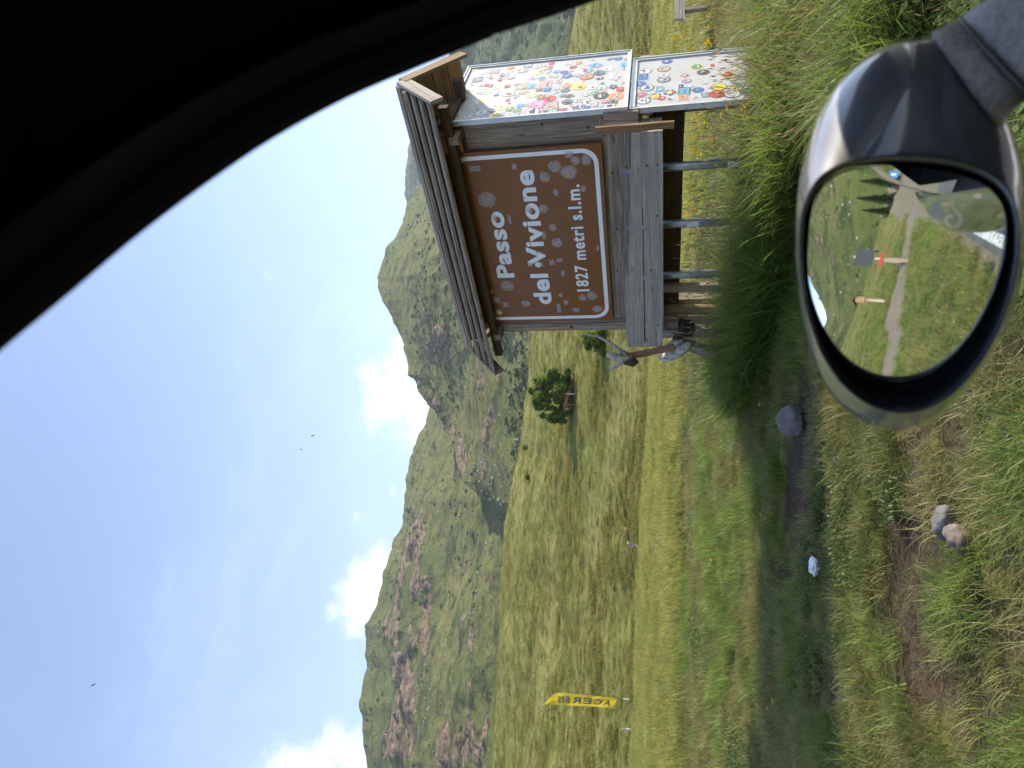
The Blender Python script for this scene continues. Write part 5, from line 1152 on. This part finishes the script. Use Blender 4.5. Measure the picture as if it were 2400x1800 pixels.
# ---------------------------------------------------------------- grass
def blade_mat(name, a, bcol, straw, trans=0.4, seed=0.0, sfac=0.5):
    m, n, b = mat(name); pos = n.new('ShaderNodeNewGeometry').outputs['Position']; rnd = n.new('ShaderNodeObjectInfo').outputs['Random']
    big = n.noise(n.mapping(pos, (.33, .5, .5), (seed, 0, 0)), 1.0, 4, .6); fin = n.noise(pos, 6.0, 3, .6)
    c = n.mix(n.ramp(n.math('ADD', n.math('MULTIPLY', big, .6), n.math('MULTIPLY', rnd, .4)), .35, .65), a, bcol)
    c = n.mix(n.math('MULTIPLY', n.ramp(n.math('ADD', n.math('MULTIPLY', fin, .5), n.math('MULTIPLY', big, .5)), .48, .66), sfac), c, straw)
    at = n.new('ShaderNodeAttribute', attribute_name='tip').outputs['Fac']
    c = n.mix(n.math('MULTIPLY', at, .55), c, n.mix(.5, c, straw))
    n.put(b.inputs['Base Color'], c); b.inputs['Roughness'].default_value = .5; b.inputs['Specular IOR Level'].default_value = .35
    t = n.new('ShaderNodeBsdfTranslucent'); n.l.new(c, t.inputs[0]); mx = n.new('ShaderNodeMixShader'); mx.inputs[0].default_value = trans
    n.l.new(b.outputs[0], mx.inputs[1]); n.l.new(t.outputs[0], mx.inputs[2]); n.l.new(mx.outputs[0], n.n['Material Output'].inputs[0]); return m
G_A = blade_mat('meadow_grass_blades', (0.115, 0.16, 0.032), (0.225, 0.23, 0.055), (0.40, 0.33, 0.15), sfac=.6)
G_B = blade_mat('tall_green_grass_blades', (0.125, 0.215, 0.034), (0.215, 0.295, 0.052), (0.31, 0.31, 0.095), seed=5, sfac=.25, trans=.5)
G_S = blade_mat('straw_stems', (0.27, 0.2, 0.085), (0.38, 0.3, 0.14), (0.42, 0.33, 0.17), seed=9)
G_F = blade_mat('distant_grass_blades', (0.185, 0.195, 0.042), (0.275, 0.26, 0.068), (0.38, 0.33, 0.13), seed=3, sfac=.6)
G_P = blade_mat('sunlit_pasture_blades', (0.22, 0.25, 0.045), (0.34, 0.335, 0.075), (0.44, 0.40, 0.15), seed=3, sfac=.5, trans=.5)  # brighter copy of the distant blades, sunlight put into its colour
G_C = blade_mat('broad_green_leaves', (0.07, 0.125, 0.026), (0.12, 0.175, 0.036), (0.18, 0.2, 0.06), .35, 2, .25)
PC = bpy.data.collections.new('grass_prototypes')           # not linked into the scene; only instanced
def proto(name, parts):
    """parts: list of (verts, faces, tips, material)"""
    vs, fc, tp, mi, mats = [], [], [], [], []
    for v, f, t, m_ in parts:
        if m_ not in mats: mats.append(m_)
        o = len(vs); vs += v; tp += t; fc += [tuple(i + o for i in q) for q in f]; mi += [mats.index(m_)] * len(f)
    me = bpy.data.meshes.new(name); me.from_pydata(vs, [], fc)
    for m_ in mats: me.materials.append(m_)
    me.polygons.foreach_set('material_index', mi); me.polygons.foreach_set('use_smooth', [True] * len(fc))
    a = me.attributes.new('tip', 'FLOAT', 'POINT'); a.data.foreach_set('value', tp)
    o = bpy.data.objects.new(name, me); PC.objects.link(o); return o
def blades(n, rad, h0, h1, w, lean, curl, rng, seg=3, base=0.0):
    vs, fc, tp = [], [], []
    for _ in range(n):
        a = rng.uniform(0, 6.283); r_ = rad * math.sqrt(rng.random()); x, y = r_ * math.cos(a), r_ * math.sin(a)
        th = rng.uniform(0, 6.283) if rng.random() < .5 else a + rng.gauss(0, .6)
        h = rng.uniform(h0, h1); ln = abs(rng.gauss(lean, lean * .5)); cu = rng.uniform(.2, 1) * curl; dx, dy = math.cos(th), math.sin(th)
        ph = th + 1.57 + rng.uniform(-.6, .6); wx, wy = math.cos(ph) * w * rng.uniform(.6, 1.2), math.sin(ph) * w * rng.uniform(.6, 1.2); i0 = len(vs)
        for k in range(seg + 1):
            t = k / seg; bend = ln * t + cu * t * t; px, py = x + dx * bend * h, y + dy * bend * h; pz = base + h * t * (1 - .35 * min(1, bend) * t); q = (1 - t ** 1.6) if k < seg else 0
            if k < seg: vs += [(px - wx * q, py - wy * q, pz), (px + wx * q, py + wy * q, pz)]; tp += [t, t]
            else: vs.append((px, py, pz)); tp.append(1.0)
        for k in range(seg - 1): fc.append((i0 + 2 * k, i0 + 2 * k + 1, i0 + 2 * k + 3, i0 + 2 * k + 2))
        fc.append((i0 + 2 * seg - 2, i0 + 2 * seg - 1, i0 + 2 * seg))
    return vs, fc, tp
def seedheads(n, rad, h0, h1, rng, hl=.05, hw=.004, lean=.25):
    vs, fc, tp = [], [], []
    for _ in range(n):
        a = rng.uniform(0, 6.283); r_ = rad * rng.random(); x, y = r_ * math.cos(a), r_ * math.sin(a); h = rng.uniform(h0, h1); th = rng.uniform(0, 6.283); ln = rng.uniform(0, lean)
        tx, ty = x + math.cos(th) * ln * h, y + math.sin(th) * ln * h; w = .0012
        for ph in (0.3, 1.9):
            wx, wy = math.cos(ph + th) * w, math.sin(ph + th) * w; i = len(vs)
            mx_, my_ = x + (tx - x) * .35, y + (ty - y) * .35
            vs += [(x - wx, y - wy, 0), (x + wx, y + wy, 0), (mx_ + wx, my_ + wy, h * .6), (mx_ - wx, my_ - wy, h * .6), (tx, ty, h)]; tp += [.4] * 5; fc += [(i, i + 1, i + 2, i + 3), (i + 3, i + 2, i + 4)]
            ex, ey = (tx - mx_) / max(h, .01) * hl * 3, (ty - my_) / max(h, .01) * hl * 3; ww = hw / w; j = len(vs)
            vs += [(tx, ty, h - hl * .2), (tx + wx * ww + ex * .3, ty + wy * ww + ey * .3, h + hl * .35), (tx + ex, ty + ey, h + hl), (tx - wx * ww + ex * .3, ty - wy * ww + ey * .3, h + hl * .35)]; tp += [1] * 4; fc.append((j, j + 1, j + 2, j + 3))
    return vs, fc, tp
def leaves(n, rad, h0, h1, L, w, rng):
    vs, fc, tp = [], [], []
    for _ in range(n):
        a = rng.uniform(0, 6.283); r_ = rad * math.sqrt(rng.random()); x, y, z = r_ * math.cos(a), r_ * math.sin(a), rng.uniform(h0, h1); th = rng.uniform(0, 6.283); pit = rng.uniform(-.3, .7); l_ = L * rng.uniform(.6, 1.2); w_ = w * rng.uniform(.7, 1.2)
        d = Vector((math.cos(th) * math.cos(pit), math.sin(th) * math.cos(pit), math.sin(pit))); s_ = Vector((-math.sin(th), math.cos(th), rng.uniform(-.3, .3))); p = Vector((x, y, z)); i = len(vs)
        vs += [tuple(p), tuple(p + d * l_ * .35 + s_ * w_), tuple(p + d * l_ * .75 + s_ * w_ * .8 - UPZ * .01), tuple(p + d * l_ - UPZ * .02), tuple(p + d * l_ * .75 - s_ * w_ * .8 - UPZ * .01), tuple(p + d * l_ * .35 - s_ * w_)]; tp += [.2] * 6; fc.append((i, i + 1, i + 2, i + 3, i + 4, i + 5))
        j = len(vs); vs += [(x * .4, y * .4, 0), (x * .4 + .003, y * .4, 0), tuple(p)]; tp += [0] * 3; fc.append((j, j + 1, j + 2))
    return vs, fc, tp
rg = random.Random(3)
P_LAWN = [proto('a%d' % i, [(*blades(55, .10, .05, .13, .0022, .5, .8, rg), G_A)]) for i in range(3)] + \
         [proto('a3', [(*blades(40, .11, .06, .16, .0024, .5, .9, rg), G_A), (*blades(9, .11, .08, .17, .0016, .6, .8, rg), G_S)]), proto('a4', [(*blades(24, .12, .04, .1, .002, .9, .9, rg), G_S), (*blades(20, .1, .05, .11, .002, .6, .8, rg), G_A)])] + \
         [proto('a5', [(*leaves(80, .13, .015, .06, .018, .006, rg), G_C), (*blades(14, .1, .05, .1, .0025, .4, .7, rg), G_A)]), proto('a6', [(*blades(40, .09, .08, .20, .003, .35, .8, rg), G_B)])]
P_TALL = [proto('b0', [(*blades(46, .13, .30, .62, .0062, .3, .75, rg, 5), G_B)]), proto('b1', [(*blades(42, .13, .35, .75, .0058, .25, .8, rg, 5), G_B), (*seedheads(2, .12, .5, .9, rg), G_S)]),
          proto('b2', [(*blades(40, .13, .2, .5, .006, .45, .8, rg, 5), G_B), (*seedheads(4, .13, .45, .85, rg, .045, .004, .4), G_S)]), proto('b3', [(*leaves(40, .16, .05, .28, .10, .03, rg), G_C), (*blades(18, .12, .2, .42, .004, .4, .8, rg, 4), G_B)])]
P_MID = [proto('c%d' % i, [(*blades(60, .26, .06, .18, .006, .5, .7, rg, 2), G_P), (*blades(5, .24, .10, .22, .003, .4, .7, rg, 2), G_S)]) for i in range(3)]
P_TUS = [proto('d%d' % i, [(*blades(60, .6, .10, .30, .025, .8, .8, rg, 2), G_F)]) for i in range(3)]
def flower(name, n, col, r_, h0, h1, rad):
    mt = leaf_mat(name, tuple(c_ * .85 for c_ in col), col, .5); vs, fc, tp = [], [], []
    st = ([], [], [])
    for _ in range(n):
        a = rg.uniform(0, 6.283); q = rad * rg.random(); x, y, h = q * math.cos(a), q * math.sin(a), rg.uniform(h0, h1); i = len(vs); tl = rg.uniform(-.5, .5)
        for ring_, rr2 in enumerate((r_, r_ * .95)):
            vs.append((x, y, h - .006 + .004 * ring_)); tp.append(0); k0 = len(vs)
            for k in range(8): b_ = 6.283 * k / 8; q2 = rr2 * (1.1 if k % 2 else .75); vs.append((x + q2 * math.cos(b_), y + q2 * math.sin(b_), h + .5 * r_ + q2 * math.cos(b_) * tl)); tp.append(0)
            for k in range(8): fc.append((k0 - 1, k0 + k, k0 + (k + 1) % 8))
        j = len(st[0]); st[0].extend([(x * .6 - .0012, y * .6, 0), (x * .6 + .0012, y * .6, 0), (x, y, h)]); st[1].append((j, j + 1, j + 2)); st[2].extend([0, 0, 0])
    return proto(name, [(vs, fc, tp, mt), (*st, G_B)])
P_YEL = [flower('yellow_flower', 5, (0.85, 0.66, 0.03), .022, .45, .85, .14)]; P_YLO = [flower('yellow_flower_low', 2, (0.75, 0.52, 0.02), .012, .10, .18, .1)]; P_WHI = [flower('white_umbel', 3, (0.62, 0.62, 0.56), .012, .2, .4, .1)]
def scatter(name, label, protos, pts, scl, idx=None, tilt=.12):
    n_ = len(pts); me = bpy.data.meshes.new(name); me.vertices.add(n_); me.vertices.foreach_set('co', np.asarray(pts, np.float32).ravel())
    rot = np.stack([RNG.normal(0, tilt, n_), RNG.normal(0, tilt, n_), RNG.uniform(0, 6.283, n_)], 1).astype(np.float32)
    a = me.attributes.new('rot', 'FLOAT_VECTOR', 'POINT'); a.data.foreach_set('vector', rot.ravel())
    a = me.attributes.new('scl', 'FLOAT', 'POINT'); a.data.foreach_set('value', np.asarray(scl, np.float32))
    names = sorted(o.name for o in PC.objects); lut = np.array([names.index(p.name) for p in protos])
    ii = lut[idx if idx is not None else RNG.integers(0, len(protos), n_)]
    a = me.attributes.new('idx', 'INT', 'POINT'); a.data.foreach_set('value', ii.astype(np.int32))
    o = bpy.data.objects.new(name, me); COL.objects.link(o); tag(o, label, None, kind='stuff')
    t = bpy.data.node_groups.new(name, 'GeometryNodeTree'); t.interface.new_socket('Geometry', in_out='INPUT', socket_type='NodeSocketGeometry'); t.interface.new_socket('Geometry', in_out='OUTPUT', socket_type='NodeSocketGeometry')
    gi = t.nodes.new('NodeGroupInput'); go = t.nodes.new('NodeGroupOutput'); ip = t.nodes.new('GeometryNodeInstanceOnPoints'); ci = t.nodes.new('GeometryNodeCollectionInfo')
    ci.inputs['Collection'].default_value = PC; ci.inputs['Separate Children'].default_value = True; ci.inputs['Reset Children'].default_value = True
    ip.inputs['Pick Instance'].default_value = True
    t.links.new(gi.outputs[0], ip.inputs['Points']); t.links.new(ci.outputs[0], ip.inputs['Instance']); t.links.new(ip.outputs[0], go.inputs[0])
    for nm, ty, sk in (('rot', 'FLOAT_VECTOR', 'Rotation'), ('scl', 'FLOAT', 'Scale'), ('idx', 'INT', 'Instance Index')):
        na_ = t.nodes.new('GeometryNodeInputNamedAttribute'); na_.data_type = ty; na_.inputs['Name'].default_value = nm
        out = [s_ for s_ in na_.outputs if s_.enabled and s_.name == 'Attribute'][0]; t.links.new(out, ip.inputs[sk])
    md = o.modifiers.new('grass', 'NODES'); md.node_group = t
    return o
def polar(n_, a0, a1, r0, r1, power=1.0):
    az = np.radians(RNG.uniform(a0, a1, n_)); r_ = r0 + (r1 - r0) * RNG.random(n_) ** power; return np.sin(az) * r_, np.cos(az) * r_
def keep(x, y, extra=0.0):
    l = road_l(x, y); ok = l > 0.05 + .2 * RNG.random(len(x)); f = x * CF.x + y * CF.y
    ok &= RNG.random(len(x)) > bare(x, y) * 0.985; ok &= RNG.random(len(x)) > track_m(x, y) * .97
    return ok
def P3(x, y, dz=0.0): return np.stack([x, y, ground_z(x, y) - .05 * bare(x, y) + dz], 1)
def near_type(x, y):
    """which near-lawn clump grows where: straw on worn places, broad leaves and lush tufts in patches"""
    q = fbm(x * .8, y * .8, 3, 61); w_ = fbm(x * 1.7, y * 1.7, 3, 67); u = RNG.random(len(x)); idx = RNG.integers(0, 4, len(x))
    idx = np.where((w_ > .22) & (u < .5), 4, idx); idx = np.where((q > .30) & (u > .45), 5, idx); idx = np.where((q < -.12) & (u > .5), 6, idx); return idx
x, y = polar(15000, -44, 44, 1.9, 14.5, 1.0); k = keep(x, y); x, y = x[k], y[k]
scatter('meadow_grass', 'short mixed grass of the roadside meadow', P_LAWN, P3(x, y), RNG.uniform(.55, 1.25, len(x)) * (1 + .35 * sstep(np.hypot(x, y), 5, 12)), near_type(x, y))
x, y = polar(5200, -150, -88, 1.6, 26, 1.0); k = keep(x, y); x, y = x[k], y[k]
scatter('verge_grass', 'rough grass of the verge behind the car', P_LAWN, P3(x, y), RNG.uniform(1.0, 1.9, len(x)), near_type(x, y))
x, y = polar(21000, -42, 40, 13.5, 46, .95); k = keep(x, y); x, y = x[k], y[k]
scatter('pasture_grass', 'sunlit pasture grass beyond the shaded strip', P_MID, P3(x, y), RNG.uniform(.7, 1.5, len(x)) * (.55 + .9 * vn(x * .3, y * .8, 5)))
r_ = np.exp(RNG.uniform(math.log(42), math.log(176), 30000)); az = np.radians(RNG.uniform(-36, 36, 30000)); x, y = np.sin(az) * r_, np.cos(az) * r_; 
scatter('hillside_tussocks', 'tussocky grass covering the hillside', P_TUS, P3(x, y, -.05), RNG.uniform(.45, 1.1, len(x)) * (.5 + 1.0 * vn(x * .16, y * .4, 91)))
x, y = polar(7000, -150, -88, 24, 150, .8); k = keep(x, y); x, y = x[k], y[k]
scatter('far_verge_grass', 'grass of the meadow behind the road', P_TUS, P3(x, y, -.05), RNG.uniform(.35, .9, len(x)))
# tall growth round the feet of the stand
def band(n_, s0, s1, t0, t1):
    s_ = RNG.uniform(s0, s1, n_); t_ = RNG.uniform(t0, t1, n_); return SC.x + SA.x * s_ + SB.x * t_, SC.y + SA.y * s_ + SB.y * t_
x, y = band(900, -.6, 2.45, -.85, .3); x2, y2 = band(70, 2.4, 3.0, -.4, .5); x3, y3 = band(420, -2.2, -.35, -.6, 2.2); x = np.concatenate([x, x2, x3]); y = np.concatenate([y, y2, y3])
scatter('tall_grass', 'tall lush grass growing round the feet of the sign stand', P_TALL, P3(x, y), RNG.uniform(.75, 1.3, len(x)), RNG.choice([0, 0, 0, 1, 1, 2, 3], len(x)))
x, y = polar(2200, 20, 46, 3.8, 9.0, 1.0); k = RNG.random(len(x)) < .75; x, y = x[k], y[k]
scatter('tall_grass', 'rank grass in front of the sticker boards', P_TALL, P3(x, y), RNG.uniform(.6, 1.1, len(x)), RNG.choice([0, 0, 1, 1, 2, 3], len(x)))
x, y = polar(1400, 8, 44, 2.2, 4.6, 1.0); k = keep(x, y); x, y = x[k], y[k]
scatter('weeds', 'leafy weeds and clover behind the door mirror', P_TALL, P3(x, y), RNG.uniform(.25, .6, len(x)), RNG.choice([0, 2, 3, 3, 3], len(x)))
x, y = band(24, -.6, 1.4, .5, 2.5); x2, y2 = polar(16, 13, 18, 8.5, 11); x3, y3 = band(3, -.5, -.35, -.5, 0.0); x = np.concatenate([x, x2, x3]); y = np.concatenate([y, y2, y3])
scatter('yellow_flowers', 'yellow flowers nodding in the grass behind the stand', P_YEL, P3(x, y), RNG.uniform(.7, 1.2, len(x)), np.zeros(len(x), int))
x, y = polar(14, -28, 0, 6, 10); x2, y2 = polar(60, -130, -95, 3, 14); x = np.concatenate([x, x2]); y = np.concatenate([y, y2])
scatter('yellow_flowers', 'scattered low yellow flowers in the meadow', P_YLO, P3(x, y, .03), RNG.uniform(.8, 1.4, len(x)), np.zeros(len(x), int))
x, y = polar(130, -130, -95, 2.5, 12); k = keep(x, y); x, y = x[k], y[k]
scatter('white_flowers', 'white flower heads in the verge seen in the mirror', P_WHI, P3(x, y), RNG.uniform(.6, 1.2, len(x)), np.zeros(len(x), int))

# low scrub and loose boulders that break up the far slopes
def lump(name, mt, sub, rough):
    from mathutils import noise as mn
    bm = bmesh.new(); bmesh.ops.create_icosphere(bm, subdivisions=sub, radius=1.0); o3 = Vector((len(name) * 3.1, 2, 5))
    for q in bm.verts: q.co = q.co * (1 + rough * mn.noise(q.co * 1.7 + o3)); q.co.z *= .7
    me = bpy.data.meshes.new(name); bm.to_mesh(me); bm.free(); me.materials.append(mt); o = bpy.data.objects.new(name, me); PC.objects.link(o); return o
P_SCR = [lump('zz_scrub_a', leaf_mat('juniper_scrub', (0.045, 0.068, 0.022), (0.075, 0.10, 0.032), .1), 2, .8), lump('zz_scrub_bb', bpy.data.materials['juniper_scrub'], 2, 1.1)]
P_BOU = [lump('zz_boulder_a', simple('pale_mountain_rock', (0.26, 0.235, 0.205), .95), 1, .7), lump('zz_boulder_bb', bpy.data.materials['pale_mountain_rock'], 1, .9)]
for lab, ns, nb in (('green ridge with pinkish rock bands behind the yellow flag', 1000, 2200), ('rounded green peak rising behind the brown sign', 1500, 1500), ('far bluish slope with dark trees right of the sticker boards', 2500, 0), ('steep green slope seen behind the road in the door mirror', 500, 500)):
    X_, Y_, Z_ = (q.ravel() for q in SURF[lab]); far = 'far' in lab or 'green ridge' in lab
    for nm, lb, pr, cnt, sc0, sc1, sd_ in (('mountain_scrub', 'dark juniper scrub dotting the ', P_SCR, ns, .7, 2.6, 5), ('mountain_boulders', 'pale loose boulders strewn over the ', P_BOU, nb, .35, 1.5, 8)):
        if not cnt: continue
        i_ = RNG.integers(0, len(X_), cnt * 3); msk = fbm(X_[i_] / 70, Y_[i_] / 70, 4, sd_) + RNG.normal(0, .22, len(i_)) > .12; i_ = i_[msk][:cnt]
        scatter(nm, lb + lab.split(' behind')[0].split(' rising')[0].split(' right')[0].split(' seen')[0], pr, np.stack([X_[i_], Y_[i_], Z_[i_]], 1), (sc0 + (sc1 - sc0) * RNG.random(len(i_)) ** 2.5) * (2.2 if 'far' in lab else 1), None, .3)

# ---------------------------------------------------------------- mountain air
hz_b = bmesh.new(); bmesh.ops.create_cube(hz_b, size=1.0)
for q in hz_b.verts: q.co = Vector((q.co.x * 7600, q.co.y * 7600, -130 + (q.co.z + .5) * 1500))
haze = bm_obj('haze', hz_b); tag(haze, None, None, kind='stuff')
m = bpy.data.materials.new('mountain_air'); m.use_nodes = True; n = NT(m.node_tree); n.n.clear(); pv = n.new('ShaderNodeVolumePrincipled'); n.put(pv.inputs['Color'], (0.80, 0.88, 1.0)); pv.inputs['Density'].default_value = 0.00011; pv.inputs['Anisotropy'].default_value = 0.2
mo = n.new('ShaderNodeOutputMaterial'); n.l.new(pv.outputs[0], mo.inputs['Volume']); haze.data.materials.append(m)
